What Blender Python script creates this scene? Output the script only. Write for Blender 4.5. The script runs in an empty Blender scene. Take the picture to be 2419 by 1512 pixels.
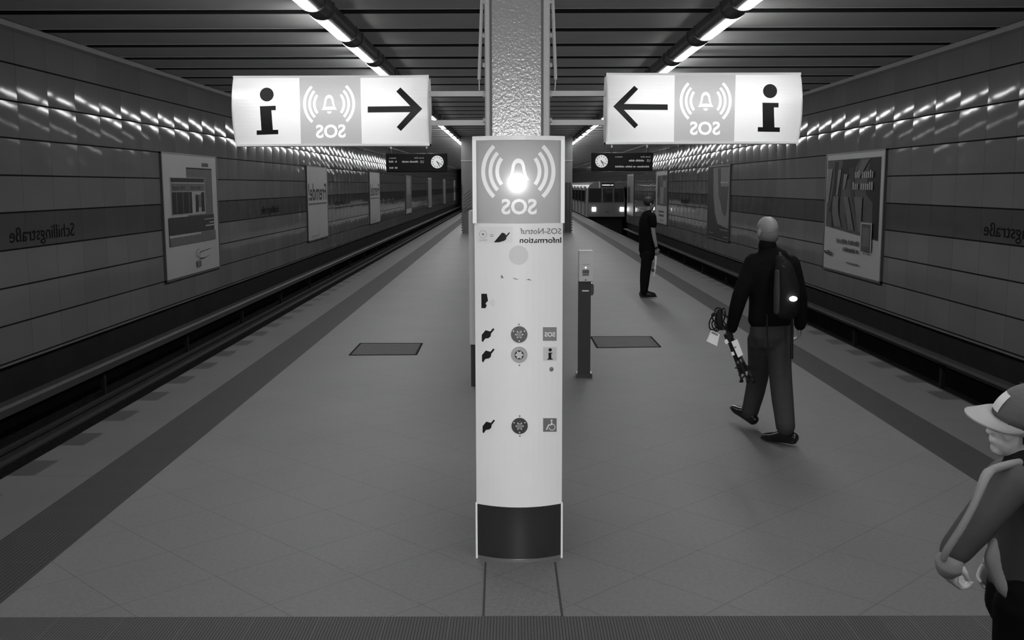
import bpy, bmesh, math, random
from mathutils import Vector, Matrix, Euler
random.seed(7)
PI = math.pi
R = math.radians
SC = bpy.context.scene
COL = SC.collection

# ------------------------------------------------------------------ camera, world, exposure
F_PX, W_PX, H_PX = 2420.0, 2419.0, 1512.0
PITCH = math.atan(318.0 / F_PX)
CAM = Vector((0.0, 0.0, 2.0))
cam_rot = (Matrix.Rotation(R(0.107), 3, 'Z') @ Matrix.Rotation(PI / 2 - PITCH, 3, 'X')
           @ Matrix.Rotation(R(-0.15), 3, 'Z'))
cd = bpy.data.cameras.new('camera')
cam = bpy.data.objects.new('camera', cd)
COL.objects.link(cam)
cam.matrix_world = Matrix.Translation(CAM) @ cam_rot.to_4x4()
cd.sensor_width = 36.0
cd.lens = 36.0 * F_PX / W_PX
cd.clip_end = 400
SC.camera = cam
w = bpy.data.worlds.new('world')
SC.world = w
w.use_nodes = True
w.node_tree.nodes['Background'].inputs[0].default_value = (0.5, 0.5, 0.5, 1)
w.node_tree.nodes['Background'].inputs[1].default_value = 0.02
SC.view_settings.view_transform = 'Standard'
SC.view_settings.look = 'None'
SC.view_settings.gamma = 1.0
SC.view_settings.use_curve_mapping = False
SC.view_settings.exposure = -0.1
LAMP = 36.0          # strength of every ceiling tube
# the camera's own flash, just above the lens: it lights the pillar, the column and the child
fd_ = bpy.data.lights.new('camera_flash', 'SPOT')
fd_.energy = 540.0
fd_.spot_size = R(60)
fd_.spot_blend = 0.75
fd_.shadow_soft_size = 0.03
flash = bpy.data.objects.new('camera_flash', fd_)
COL.objects.link(flash)
flash.matrix_world = Matrix.Translation(CAM + Vector((0.02, 0.02, 0.09))) @ (Matrix.Rotation(PI / 2 - R(4.5), 3, 'X')).to_4x4()


def ray(px, py):
    return cam_rot @ Vector(((px - W_PX / 2) / F_PX, -(py - H_PX / 2) / F_PX, -1.0))


def P(px, py, Y):
    """the point of the vertical plane y = Y that the photo shows at (px, py)"""
    d = ray(px, py)
    return CAM + d * ((Y - CAM.y) / d.y)


def G(px, py, z=0.0):
    d = ray(px, py)
    return CAM + d * ((z - CAM.z) / d.z)


SPLAY = 0.0058


def wall_x(side, Y):
    return (-(6.34 + SPLAY * Y)) if side < 0 else (6.50 + SPLAY * Y)


def WP(px, py, side):
    d = ray(px, py)
    k = 6.34 if side < 0 else 6.50
    t = k / (side * d.x - SPLAY * d.y)
    return CAM + d * t


# ------------------------------------------------------------------ materials
def mat(name, v, rough=0.6, metal=0.0, spec=0.25, emit=0.0, noise=0.0, nscale=8.0, bump=0.0, bscale=60.0,
        coat=0.0, ev=None):
    m = bpy.data.materials.new(name)
    m.use_nodes = True
    nt = m.node_tree
    b = nt.nodes['Principled BSDF']
    col = (v, v, v, 1) if not isinstance(v, tuple) else (*v, 1)
    b.inputs['Base Color'].default_value = col
    b.inputs['Roughness'].default_value = rough
    b.inputs['Metallic'].default_value = metal
    b.inputs['Specular IOR Level'].default_value = spec
    b.inputs['Coat Weight'].default_value = coat
    if emit:
        e = v if ev is None else ev
        b.inputs['Emission Color'].default_value = (e, e, e, 1)
        b.inputs['Emission Strength'].default_value = emit
    tc = nt.nodes.new('ShaderNodeTexCoord')
    if noise:
        n = nt.nodes.new('ShaderNodeTexNoise')
        n.inputs['Scale'].default_value = nscale
        n.inputs['Detail'].default_value = 6
        nt.links.new(tc.outputs['Object'], n.inputs['Vector'])
        r = nt.nodes.new('ShaderNodeMapRange')
        r.inputs['To Min'].default_value = col[0] * (1 - noise)
        r.inputs['To Max'].default_value = col[0] * (1 + noise)
        nt.links.new(n.outputs['Fac'], r.inputs['Value'])
        nt.links.new(r.outputs['Result'], b.inputs['Base Color'])
    if bump:
        n = nt.nodes.new('ShaderNodeTexNoise')
        n.inputs['Scale'].default_value = bscale
        n.inputs['Detail'].default_value = 3
        nt.links.new(tc.outputs['Object'], n.inputs['Vector'])
        bp = nt.nodes.new('ShaderNodeBump')
        bp.inputs['Strength'].default_value = 1.0
        bp.inputs['Distance'].default_value = bump
        nt.links.new(n.outputs['Fac'], bp.inputs['Height'])
        nt.links.new(bp.outputs['Normal'], b.inputs['Normal'])
    return m


class N:
    """tiny node-expression helper"""
    def __init__(s, m):
        s.nt = m.node_tree
        s.b = s.nt.nodes['Principled BSDF']
        tc = s.nt.nodes.new('ShaderNodeTexCoord')
        s.vec = tc.outputs['Object']
        sp = s.nt.nodes.new('ShaderNodeSeparateXYZ')
        s.nt.links.new(s.vec, sp.inputs[0])
        s.x, s.y, s.z = sp.outputs

    def m(s, op, a, b=None, c=None):
        n = s.nt.nodes.new('ShaderNodeMath')
        n.operation = op
        for i, v in enumerate((a, b, c)):
            if v is None:
                continue
            if isinstance(v, (int, float)):
                n.inputs[i].default_value = v
            else:
                s.nt.links.new(v, n.inputs[i])
        return n.outputs[0]

    def noise(s, scale, detail=3, vec=None, out='Fac'):
        n = s.nt.nodes.new('ShaderNodeTexNoise')
        n.inputs['Scale'].default_value = scale
        n.inputs['Detail'].default_value = detail
        s.nt.links.new(vec or s.vec, n.inputs['Vector'])
        return n.outputs[out]

    def comb(s, a, b, c):
        n = s.nt.nodes.new('ShaderNodeCombineXYZ')
        for i, v in enumerate((a, b, c)):
            if isinstance(v, (int, float)):
                n.inputs[i].default_value = v
            else:
                s.nt.links.new(v, n.inputs[i])
        return n.outputs[0]

    def white(s, vec):
        n = s.nt.nodes.new('ShaderNodeTexWhiteNoise')
        n.noise_dimensions = '3D'
        s.nt.links.new(vec, n.inputs['Vector'])
        return n.outputs['Value']

    def color(s, v):
        s.nt.links.new(v, s.b.inputs['Base Color'])

    def bump(s, h, dist=1.0):
        n = s.nt.nodes.new('ShaderNodeBump')
        n.inputs['Strength'].default_value = 1.0
        n.inputs['Distance'].default_value = dist
        s.nt.links.new(h, n.inputs['Height'])
        s.nt.links.new(n.outputs[0], s.b.inputs['Normal'])


J_TOP, J_STEP = 3.56, 0.472


def wall_material(name, y0):
    m = mat(name, 0.16, rough=0.13, spec=0.04)
    n = N(m)
    row = n.m('DIVIDE', n.m('SUBTRACT', J_TOP, n.z), J_STEP)
    ri = n.m('FLOOR', row)
    rf = n.m('SUBTRACT', row, ri)
    c = n.m('DIVIDE', n.m('SUBTRACT', n.y, y0), 0.9)
    ci = n.m('FLOOR', c)
    cf = n.m('SUBTRACT', c, ci)
    dv = n.m('MULTIPLY', n.m('MINIMUM', rf, n.m('SUBTRACT', 1.0, rf)), J_STEP)
    dh = n.m('MULTIPLY', n.m('MINIMUM', cf, n.m('SUBTRACT', 1.0, cf)), 0.9)
    hj = n.m('LESS_THAN', dv, 0.011)
    vj = n.m('LESS_THAN', dh, 0.0045)
    band = n.m('MULTIPLY', n.m('GREATER_THAN', ri, 3.5), n.m('LESS_THAN', ri, 4.5))
    rnd = n.white(n.comb(ri, ci, 0.0))
    base = n.m('MULTIPLY', n.m('MULTIPLY_ADD', band, -0.5, 1.0), n.m('MULTIPLY_ADD', rnd, 0.12, 0.94))
    grime = n.m('MULTIPLY_ADD', n.noise(0.8, 5), 0.3, 0.85)
    base = n.m('MULTIPLY', n.m('MULTIPLY', base, 0.100), grime)
    base = n.m('MULTIPLY', base, n.m('MULTIPLY_ADD', vj, -0.45, 1.0))
    base = n.m('MULTIPLY', base, n.m('MULTIPLY_ADD', hj, -0.93, 1.0))
    n.color(base)
    u = n.m('SUBTRACT', cf, 0.5)
    v = n.m('SUBTRACT', rf, 0.5)
    pil = n.m('ADD', n.m('MULTIPLY', n.m('MULTIPLY', u, u), -0.016), n.m('MULTIPLY', n.m('MULTIPLY', v, v), -0.010))
    tilt = n.m('MULTIPLY', n.m('MULTIPLY', u, n.m('SUBTRACT', rnd, 0.5)), 0.008)
    rnd2 = n.white(n.comb(ri, ci, 5.0))
    tilt2 = n.m('MULTIPLY', n.m('MULTIPLY', v, n.m('SUBTRACT', rnd2, 0.5)), 0.010)
    wav = n.m('MULTIPLY', n.noise(3.0, 1), 0.0012)
    twist = n.m('MULTIPLY', n.m('MULTIPLY', u, v), 0.010)
    n.bump(n.m('ADD', n.m('ADD', n.m('ADD', pil, twist), tilt), n.m('ADD', wav, tilt2)), 1.0)
    rr = n.m('MAXIMUM', n.m('MULTIPLY', hj, 0.9), 0.075)
    n.nt.links.new(rr, n.b.inputs['Roughness'])
    return m


def floor_material():
    m = mat('speckled floor slabs', 0.2, rough=0.55, spec=0.2)
    n = N(m)
    a = n.m('FRACT', n.m('DIVIDE', n.m('ADD', n.m('SUBTRACT', n.x, n.y), 4.43), 0.73))
    b = n.m('FRACT', n.m('DIVIDE', n.m('SUBTRACT', n.m('ADD', n.x, n.y), 5.72), 0.73))
    j = n.m('MAXIMUM', n.m('LESS_THAN', a, 0.009), n.m('LESS_THAN', b, 0.009))
    sp = n.noise(190, 2)
    sp2 = n.noise(38, 3)
    st = n.noise(0.9, 6)
    base = n.m('MULTIPLY_ADD', n.m('SUBTRACT', sp, 0.5), 1.3, 1.0)
    base = n.m('MULTIPLY', base, n.m('MULTIPLY_ADD', n.m('SUBTRACT', sp2, 0.5), 0.35, 1.0))
    base = n.m('MULTIPLY', base, n.m('MULTIPLY_ADD', n.m('SUBTRACT', st, 0.5), 0.3, 1.0))
    base = n.m('MULTIPLY', base, n.m('MULTIPLY_ADD', j, -0.4, 1.0))
    n.color(n.m('MULTIPLY', base, 0.115))
    return m


def edge_material(name, y0, inner):
    """edge slabs: alternate dark blocks along the rim"""
    m = mat(name, 0.2, rough=0.55)
    n = N(m)
    t = n.m('FRACT', n.m('DIVIDE', n.m('SUBTRACT', n.y, y0), 0.84))
    rim = n.m('GREATER_THAN', n.m('SUBTRACT', n.m('ABSOLUTE', n.x), n.m('MULTIPLY', n.y, SPLAY)), inner)
    dark = n.m('MULTIPLY', n.m('LESS_THAN', t, 0.48), rim)
    t2 = n.m('FRACT', n.m('DIVIDE', n.m('SUBTRACT', n.y, y0), 1.68))
    j = n.m('LESS_THAN', t2, 0.006)
    base = n.m('MULTIPLY_ADD', n.m('SUBTRACT', n.noise(170, 2), 0.5), 1.0, 1.0)
    base = n.m('MULTIPLY', base, n.m('MULTIPLY_ADD', n.m('SUBTRACT', n.noise(1.2, 5), 0.5), 0.3, 1.0))
    base = n.m('MULTIPLY', base, n.m('MULTIPLY_ADD', dark, -0.55, 1.0))
    base = n.m('MULTIPLY', base, n.m('MULTIPLY_ADD', j, -0.35, 1.0))
    n.color(n.m('MULTIPLY', base, 0.078))
    return m


def ribbed_material(name, v, pitch, joint, axis='x', sp=0.0):
    m = mat(name, v, rough=0.7)
    n = N(m)
    c = n.x if axis == 'x' else n.y
    if sp:
        c = n.m('SUBTRACT', n.x, n.m('MULTIPLY', n.y, sp))
    f = n.m('FRACT', n.m('DIVIDE', c, pitch))
    g = n.m('LESS_THAN', f, 0.42)
    f2 = n.m('FRACT', n.m('DIVIDE', n.x if not sp else n.y, joint))
    gj = n.m('LESS_THAN', f2, 0.035)
    base = n.m('MULTIPLY_ADD', g, -0.62, 1.0)
    base = n.m('MULTIPLY', base, n.m('MULTIPLY_ADD', gj, 0.25, 1.0))
    base = n.m('MULTIPLY', base, n.m('MULTIPLY_ADD', n.m('SUBTRACT', n.noise(90, 2), 0.5), 0.7, 1.0))
    n.color(n.m('MULTIPLY', base, v))
    n.bump(n.m('MULTIPLY', g, -0.004), 1.0)
    return m


def translucent(name, v, v_refl=None, gloss=0.25, gk=1.0):
    m = bpy.data.materials.new(name)
    m.use_nodes = True
    nt = m.node_tree
    nt.nodes.clear()
    o = nt.nodes.new('ShaderNodeOutputMaterial')
    t = nt.nodes.new('ShaderNodeBsdfTranslucent')
    t.inputs[0].default_value = (v, v, v, 1)
    d = nt.nodes.new('ShaderNodeBsdfDiffuse')
    vr = v if v_refl is None else v_refl
    d.inputs[0].default_value = (vr, vr, vr, 1)
    mx = nt.nodes.new('ShaderNodeMixShader')
    mx.inputs[0].default_value = 0.5
    nt.links.new(t.outputs[0], mx.inputs[1])
    nt.links.new(d.outputs[0], mx.inputs[2])
    g = nt.nodes.new('ShaderNodeBsdfGlossy')
    g.inputs['Roughness'].default_value = gloss
    g.inputs[0].default_value = (gk, gk, gk, 1)
    fr = nt.nodes.new('ShaderNodeFresnel')
    fr.inputs[0].default_value = 1.45
    m2 = nt.nodes.new('ShaderNodeMixShader')
    nt.links.new(fr.outputs[0], m2.inputs[0])
    nt.links.new(mx.outputs[0], m2.inputs[1])
    nt.links.new(g.outputs[0], m2.inputs[2])
    nt.links.new(m2.outputs[0], o.inputs[0])
    return m


M = {}
M['wall_l'] = wall_material('glazed wall tiles left', 13.5)
M['wall_r'] = wall_material('glazed wall tiles right', 13.6)
M['floor'] = floor_material()
M['strip_side'] = ribbed_material('ribbed dark guide strip', 0.032, 0.024, 0.44, sp=0.0001)
M['strip_front'] = ribbed_material('ribbed dark mat strip', 0.06, 0.0142, 0.305)
M['strip_light'] = ribbed_material('ribbed grey floor slabs', 0.07, 0.0142, 0.305)
M['edge_l'] = edge_material('left edge slabs', 6.94, 3.31)
M['edge_r'] = edge_material('right edge slabs', 6.9, 3.95)
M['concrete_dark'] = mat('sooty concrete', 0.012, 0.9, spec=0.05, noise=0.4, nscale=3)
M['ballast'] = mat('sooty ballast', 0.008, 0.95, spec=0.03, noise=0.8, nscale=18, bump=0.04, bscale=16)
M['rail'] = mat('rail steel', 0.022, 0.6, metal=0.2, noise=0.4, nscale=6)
M['cover'] = mat('grey painted rail cover', 0.03, 0.6, noise=0.15, nscale=5)
M['ceil'] = mat('ceiling panel paint', 0.50, 0.7, noise=0.12, nscale=1.2)
M['ceil_lip'] = mat('ceiling panel lip', 0.6, 0.6)
M['ceil_shade'] = mat('ceiling gap shade', 0.02, 0.9)  # near-black colour carries the shade of the gaps and panel edges
M['trim'] = mat('ceiling edge trim', 0.16, 0.6)
M['lamp_body'] = mat('lamp housing', 0.07, 0.45)
M['lamp_lens'] = mat('lamp lens', 0.9, 0.4, emit=LAMP, ev=1.0)
M['col_paint'] = mat('thick column paint', 0.265, 0.22, spec=0.6, bump=0.0015, bscale=75, coat=1.0)
M['col_side'] = mat('column flange paint', 0.36, 0.35, bump=0.002, bscale=70)
M['col_dark'] = mat('column groove', 0.12, 0.5)
M['white'] = mat('white enamel', 0.74, 0.4, noise=0.04, nscale=3)
M['frame'] = mat('pale metal edge', 0.78, 0.35)
M['black'] = mat('black print', 0.012, 0.5)
M['black_gloss'] = mat('glossy dark base panel', 0.018, 0.24, spec=1.0)
M['grey_print'] = mat('mid grey print', 0.22, 0.5)
M['pale_print'] = mat('pale grey print', 0.46, 0.5)
M['faint_print'] = mat('faint grey print', 0.6, 0.5)
M['steel'] = mat('brushed steel', 0.40, 0.28, metal=0.8)
M['steel_dark'] = mat('dark steel', 0.08, 0.35, metal=0.6)
M['arm'] = mat('grey sign arm paint', 0.42, 0.5)
M['film_white'] = translucent('white sign acrylic', 0.80, 0.7)
M['film_red'] = translucent('grey sign acrylic', 0.47, 0.35)
M['film_symbol'] = translucent('white symbol acrylic', 0.98, 0.8)
M['film_call_symbol'] = translucent('white call symbol acrylic', 0.98, 0.8, gloss=0.30, gk=0.24)
M['film_sos'] = translucent('grey call panel acrylic', 0.42, 0.34, gloss=0.30, gk=0.24)
M['inside'] = mat('sign interior white', 0.8, 0.8)
M['tube'] = mat('sign tube', 0.9, 0.5, emit=12.5, ev=1.0)
M['bulb'] = mat('call panel bulb', 0.9, 0.5, emit=55.0, ev=1.0)
M['disp'] = mat('display casing', 0.004, 0.4, spec=0.15)
M['disp_text'] = mat('display characters', 0.3, 0.5, emit=0.16, ev=1.0)
M['clock'] = mat('clock dial', 0.6, 0.4, emit=0.30, ev=1.0)
M['poster'] = mat('poster paper', 0.24, 0.5, noise=0.05, nscale=2)
M['poster_frame'] = mat('poster frame', 0.06, 0.4)
for _n, _v in (('p0', 0.008), ('p1', 0.022), ('p2', 0.045), ('p3', 0.075), ('p4', 0.125), ('p5', 0.22)):
    M[_n] = mat('poster ink ' + _n[1], _v, 0.6, spec=0.1, noise=0.25, nscale=5)
M['letters'] = mat('dark station letters', 0.004, 0.6, spec=0.02)
M['block'] = mat('enclosure panels', 0.19, 0.5, noise=0.08, nscale=2)
M['block_low'] = mat('enclosure lower panels', 0.15, 0.5, noise=0.1, nscale=2)
M['grille'] = mat('dark grille', 0.05, 0.5)
M['grate'] = ribbed_material('steel floor grate', 0.05, 0.03, 50.0)
M['train'] = mat('train paint', 0.15, 0.35, noise=0.06, nscale=1)
M['train_roof'] = mat('train roof', 0.07, 0.5)
M['train_dark'] = mat('train underframe', 0.01, 0.8)
M['glass'] = mat('dark train glass', 0.02, 0.06, spec=0.8)
M['headlight'] = mat('headlight', 0.9, 0.4, emit=22.0, ev=1.0)
M['dest'] = mat('destination text', 0.7, 0.5, emit=1.2, ev=1.0)
M['skin'] = mat('skin', 0.19, 0.5)
M['skin_pale'] = mat('pale skin', 0.58, 0.5)
M['hair_dark'] = mat('dark hair', 0.015, 0.6)
M['hair_grey'] = mat('grey hair', 0.10, 0.7, bump=0.003, bscale=180)
M['jacket'] = mat('black jacket cloth', 0.004, 0.9, spec=0.08, bump=0.004, bscale=30)
M['trouser'] = mat('grey trouser cloth', 0.028, 0.85, noise=0.15, nscale=20, bump=0.004, bscale=14)
M['dark_trouser'] = mat('dark trouser cloth', 0.005, 0.9, spec=0.1, bump=0.003, bscale=14)
M['tshirt'] = mat('black t-shirt cloth', 0.004, 0.9, spec=0.08, bump=0.003, bscale=20)
M['shoe'] = mat('black shoe leather', 0.008, 0.3, coat=0.3)
M['pack'] = mat('dark backpack nylon', 0.008, 0.7, spec=0.12, bump=0.003, bscale=40)
M['pack_band'] = mat('backpack grey panel', 0.028, 0.7)
M['strap'] = mat('black webbing', 0.005, 0.7)
M['paper'] = mat('white paper', 0.78, 0.6)
M['label_grey'] = mat('grey label print', 0.2, 0.6)
M['reflector_glint'] = mat('reflector glint', 0.9, 0.4, emit=14.0, ev=1.0)  # glow replaces flash light thrown back by the pack's reflector
M['cap'] = mat('grey cap cloth', 0.12, 0.8, bump=0.002, bscale=60)
M['cap_brim'] = mat('pale cap brim', 0.32, 0.75)
M['hoodie'] = mat('grey jacket cloth', 0.085, 0.8, bump=0.004, bscale=10)
M['stripe'] = mat('pale sleeve stripe', 0.27, 0.75)
M['dark_cloth'] = mat('dark cloth', 0.015, 0.85)
M['validator_grey'] = mat('validator pedestal', 0.04, 0.5)
M['validator_pale'] = mat('validator head', 0.6, 0.45)
M['eye_dark'] = mat('dark iris', 0.02, 0.2)


# ------------------------------------------------------------------ object helpers
def link(name, me, m=None, parent=None, smooth=False):
    o = bpy.data.objects.new(name, me)
    COL.objects.link(o)
    if m is not None:
        me.materials.append(m)
    if parent is not None:
        o.parent = parent
        o.matrix_parent_inverse = parent.matrix_basis.inverted()
    if smooth:
        me.polygons.foreach_set('use_smooth', [True] * len(me.polygons))
    return o


def thing(name, label, cat, loc=(0, 0, 0), group=None):
    o = bpy.data.objects.new(name, None)
    COL.objects.link(o)
    o.location = loc
    o.empty_display_size = 0.1
    o['label'] = label
    o['category'] = cat
    if group:
        o['group'] = group
    return o


def tag(o, label, cat, group=None, kind=None):
    o['label'] = label
    o['category'] = cat
    if group:
        o['group'] = group
    if kind:
        o['kind'] = kind
    return o


def struct(name, mb, m, parent=None, label=None, smooth=False):
    o = mb.build(name, m, parent, smooth)
    if parent is None:
        o['kind'] = 'structure'
        if label:
            o['label'] = label
            o['category'] = name.split('_')[0]
    return o


class MB:
    def __init__(s):
        s.v, s.f = [], []

    def add(s, vs, fs):
        k = len(s.v)
        s.v += [tuple(v) for v in vs]
        s.f += [tuple(i + k for i in f) for f in fs]
        return s

    def box(s, lo, hi):
        x0, y0, z0 = lo
        x1, y1, z1 = hi
        return s.add([(x0, y0, z0), (x1, y0, z0), (x1, y1, z0), (x0, y1, z0), (x0, y0, z1), (x1, y0, z1), (x1, y1, z1), (x0, y1, z1)],
                     [(3, 2, 1, 0), (4, 5, 6, 7), (0, 1, 5, 4), (1, 2, 6, 5), (2, 3, 7, 6), (3, 0, 4, 7)])

    def obox(s, c, ax, ay, az):
        """box from centre and three half-axis vectors"""
        c, ax, ay, az = map(Vector, (c, ax, ay, az))
        vs = [c + ax * i + ay * j + az * k for k in (-1, 1) for j, i in ((-1, -1), (-1, 1), (1, 1), (1, -1))]
        fs = [(3, 2, 1, 0), (4, 5, 6, 7), (0, 1, 5, 4), (1, 2, 6, 5), (2, 3, 7, 6), (3, 0, 4, 7)]
        if ax.cross(ay).dot(az) < 0:
            fs = [f[::-1] for f in fs]
        return s.add(vs, fs)

    def rings(s, rs, cap=True, closed=True):
        n = len(rs[0])
        vs = [p for r in rs for p in r]
        fs = []
        for i in range(len(rs) - 1):
            for j in range(n if closed else n - 1):
                a, b = i * n + j, i * n + (j + 1) % n
                fs.append((a, b, b + n, a + n))
        if cap:
            fs.append(tuple(range(n))[::-1])
            fs.append(tuple((len(rs) - 1) * n + j for j in range(n)))
        return s.add(vs, fs)

    def tube(s, pts, r, n=10):
        pts = [Vector(p) for p in pts]
        rr = r if isinstance(r, (list, tuple)) else [r] * len(pts)
        rs = []
        for i, p in enumerate(pts):
            t = (pts[min(i + 1, len(pts) - 1)] - pts[max(i - 1, 0)]).normalized()
            h = Vector((0, 0, 1)) if abs(t.z) < 0.9 else Vector((0, 1, 0))
            a = t.cross(h).normalized()
            b = t.cross(a)
            rs.append([p + (a * math.cos(k * 2 * PI / n) + b * math.sin(k * 2 * PI / n)) * rr[i] for k in range(n)])
        return s.rings(rs)

    def disc(s, c, nrm, r, depth, n=24):
        c, nrm = Vector(c), Vector(nrm).normalized()
        return s.tube([c, c + nrm * depth], r, n)

    def build(s, name, m=None, parent=None, smooth=False):
        me = bpy.data.meshes.new(name)
        me.from_pydata(s.v, [], s.f)
        me.update()
        bm = bmesh.new()
        bm.from_mesh(me)
        bmesh.ops.recalc_face_normals(bm, faces=bm.faces)
        bm.to_mesh(me)
        bm.free()
        return link(name, me, m, parent, smooth)


def bevel(o, w_, seg=2):
    md = o.modifiers.new('bevel', 'BEVEL')
    md.width = w_
    md.segments = seg
    md.limit_method = 'ANGLE'
    return o


# ---- flat shapes given as loops (even-odd), laid on any surface
def arc(cx, cy, r0, r1, a0, a1, n=14, sx=1.0):
    o = [(cx + sx * r1 * math.cos(R(a0 + (a1 - a0) * i / n)), cy + r1 * math.sin(R(a0 + (a1 - a0) * i / n))) for i in range(n + 1)]
    i_ = [(cx + sx * r0 * math.cos(R(a1 + (a0 - a1) * i / n)), cy + r0 * math.sin(R(a1 + (a0 - a1) * i / n))) for i in range(n + 1)]
    return o + i_


def circ(cx, cy, r, n=28):
    return [(cx + r * math.cos(2 * PI * i / n), cy + r * math.sin(2 * PI * i / n)) for i in range(n)]


def rect(x0, y0, x1, y1):
    return [(x0, y0), (x1, y0), (x1, y1), (x0, y1)]


def text_loops(s, x0, x1, y_base, cap_h, mirrored=True, bold=0.0):
    """outline loops of a word in picture pixels (y down), mirrored like the photo; baseline at y_base"""
    cu = bpy.data.curves.new('t', 'FONT')
    cu.body = s
    cu.resolution_u = 3
    cu.offset = bold if bold else (0.028 if s == 'SOS' else 0.016 if s in ('Fremde!', 'Information', 'SOS-Notruf') else 0.0)
    o = bpy.data.objects.new('t', cu)
    COL.objects.link(o)
    me = bpy.data.meshes.new_from_object(o.evaluated_get(bpy.context.evaluated_depsgraph_get()))
    bpy.data.objects.remove(o)
    bpy.data.curves.remove(cu)
    bm = bmesh.new()
    bm.from_mesh(me)
    bmesh.ops.remove_doubles(bm, verts=bm.verts, dist=1e-5)
    bd = [e for e in bm.edges if len(e.link_faces) == 1]
    nxt = {}
    for e in bd:
        l = e.link_faces[0].loops
        for lp in l:
            if lp.edge == e:
                nxt.setdefault(lp.vert.index, []).append(lp.link_loop_next.vert.index)
    bm.verts.ensure_lookup_table()
    loops, seen = [], set()
    for st in list(nxt):
        if st in seen:
            continue
        cur, lp = st, []
        while cur not in seen and cur in nxt:
            seen.add(cur)
            lp.append((bm.verts[cur].co.x, bm.verts[cur].co.y))
            cur = nxt[cur][0]
        if len(lp) > 2:
            loops.append(lp)
    bm.free()
    bpy.data.meshes.remove(me)
    xs = [p[0] for l in loops for p in l]
    a, b = min(xs), max(xs)
    k = 0.729
    out = []
    for l in loops:
        q = []
        for x, y in l:
            t = (x - a) / (b - a)
            if mirrored:
                t = 1 - t
            q.append((x0 + (x1 - x0) * t, y_base - y / k * cap_h))
        out.append(q)
    return out


def flat(loops, fn, name, m, parent, cut=None, thick=0.0):
    """fill loops (even-odd), cut along x or y every 'cut' units, map every vertex by fn(x, y) -> point"""
    bm = bmesh.new()
    es = []
    for l in loops:
        vs = [bm.verts.new((x, y, 0)) for x, y in l]
        for i in range(len(vs)):
            es.append(bm.edges.new((vs[i], vs[(i + 1) % len(vs)])))
    bmesh.ops.triangle_fill(bm, edges=es, use_beauty=True, normal=(0, 0, 1))
    if cut:
        ax, step = cut
        k = 0 if ax == 'x' else 1
        lo = min(v.co[k] for v in bm.verts)
        hi = max(v.co[k] for v in bm.verts)
        n = int((hi - lo) / step)
        for i in range(1, n + 1):
            c = [0, 0, 0]
            c[k] = lo + (hi - lo) * i / (n + 1)
            nn = [0, 0, 0]
            nn[k] = 1
            bmesh.ops.bisect_plane(bm, geom=bm.verts[:] + bm.edges[:] + bm.faces[:], plane_co=c, plane_no=nn)
    for v in bm.verts:
        v.co = Vector(fn(v.co.x, v.co.y))
    me = bpy.data.meshes.new(name)
    bm.to_mesh(me)
    bm.free()
    return link(name, me, m, parent)


def word_bars(x0, x1, y0, y1, words=3, seed=0, asc=0.35):
    """an illegible printed line: rows of small strokes with word gaps, (y down)"""
    rn = random.Random(seed)
    loops = []
    L = x1 - x0
    step = abs(y1 - y0) * 0.62 * (1 if L > 0 else -1)
    n = max(3, int(L / step))
    gaps = set(rn.sample(range(1, n - 1), min(words - 1, max(0, n - 3)))) if words > 1 else set()
    for i in range(n):
        if i in gaps:
            continue
        a = x0 + L * i / n
        b = a + L / n * 0.62
        top = y0 - (y1 - y0) * asc if rn.random() < 0.3 else y0
        loops.append(rect(a, top, b, y1))
    return loops


# ------------------------------------------------------------------ the large structure
Y0, Y1 = -16.0, 132.0
ZT = -1.08       # track bed


def xl(a, Y):
    return -(a + SPLAY * Y)


def xr(a, Y):
    return a + SPLAY * Y


def quadstrip(xa, xb, z, y0=Y0, y1=Y1, th=0.12, n=1):
    """horizontal slab between two splayed lines xa(Y), xb(Y)"""
    mb = MB()
    for i in range(n):
        a, b = y0 + (y1 - y0) * i / n, y0 + (y1 - y0) * (i + 1) / n
        v = [(xa(a), a, z - th), (xb(a), a, z - th), (xb(b), b, z - th), (xa(b), b, z - th),
             (xa(a), a, z), (xb(a), a, z), (xb(b), b, z), (xa(b), b, z)]
        mb.add(v, [(3, 2, 1, 0), (4, 5, 6, 7), (0, 1, 5, 4), (1, 2, 6, 5), (2, 3, 7, 6), (3, 0, 4, 7)])
    return mb


YF = G(1300, 1456.0).y      # where the slab field begins
XS = G(2073, 1456.0).x
struct('floor', quadstrip(lambda y: xl(2.46, y), lambda y: xr(3.10, y), 0.0, YF), M['floor'])
struct('trim_1', quadstrip(lambda y: xl(2.90, y), lambda y: xl(2.46, y), 0.0), M['strip_side'])
struct('trim_2', quadstrip(lambda y: xr(3.10, y), lambda y: xr(3.47, y), 0.0), M['strip_side'])
struct('trim_3', MB().box((-2.50, Y0, -0.12), (XS, YF, 0.0)), M['strip_front'])
struct('trim_4', MB().box((XS, Y0, -0.12), (3.12, YF, 0.0)), M['strip_light'])
struct('platform_edge_left', quadstrip(lambda y: xl(3.50, y), lambda y: xl(2.90, y), 0.0), M['edge_l'])
struct('platform_edge_right', quadstrip(lambda y: xr(3.47, y), lambda y: xr(4.14, y), 0.0), M['edge_r'])
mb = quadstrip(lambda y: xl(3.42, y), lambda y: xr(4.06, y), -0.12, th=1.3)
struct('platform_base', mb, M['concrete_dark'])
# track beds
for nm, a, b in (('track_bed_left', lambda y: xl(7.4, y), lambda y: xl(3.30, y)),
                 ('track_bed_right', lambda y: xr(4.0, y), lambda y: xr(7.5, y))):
    struct(nm, quadstrip(a, b, ZT, th=0.2), M['ballast'])


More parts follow.
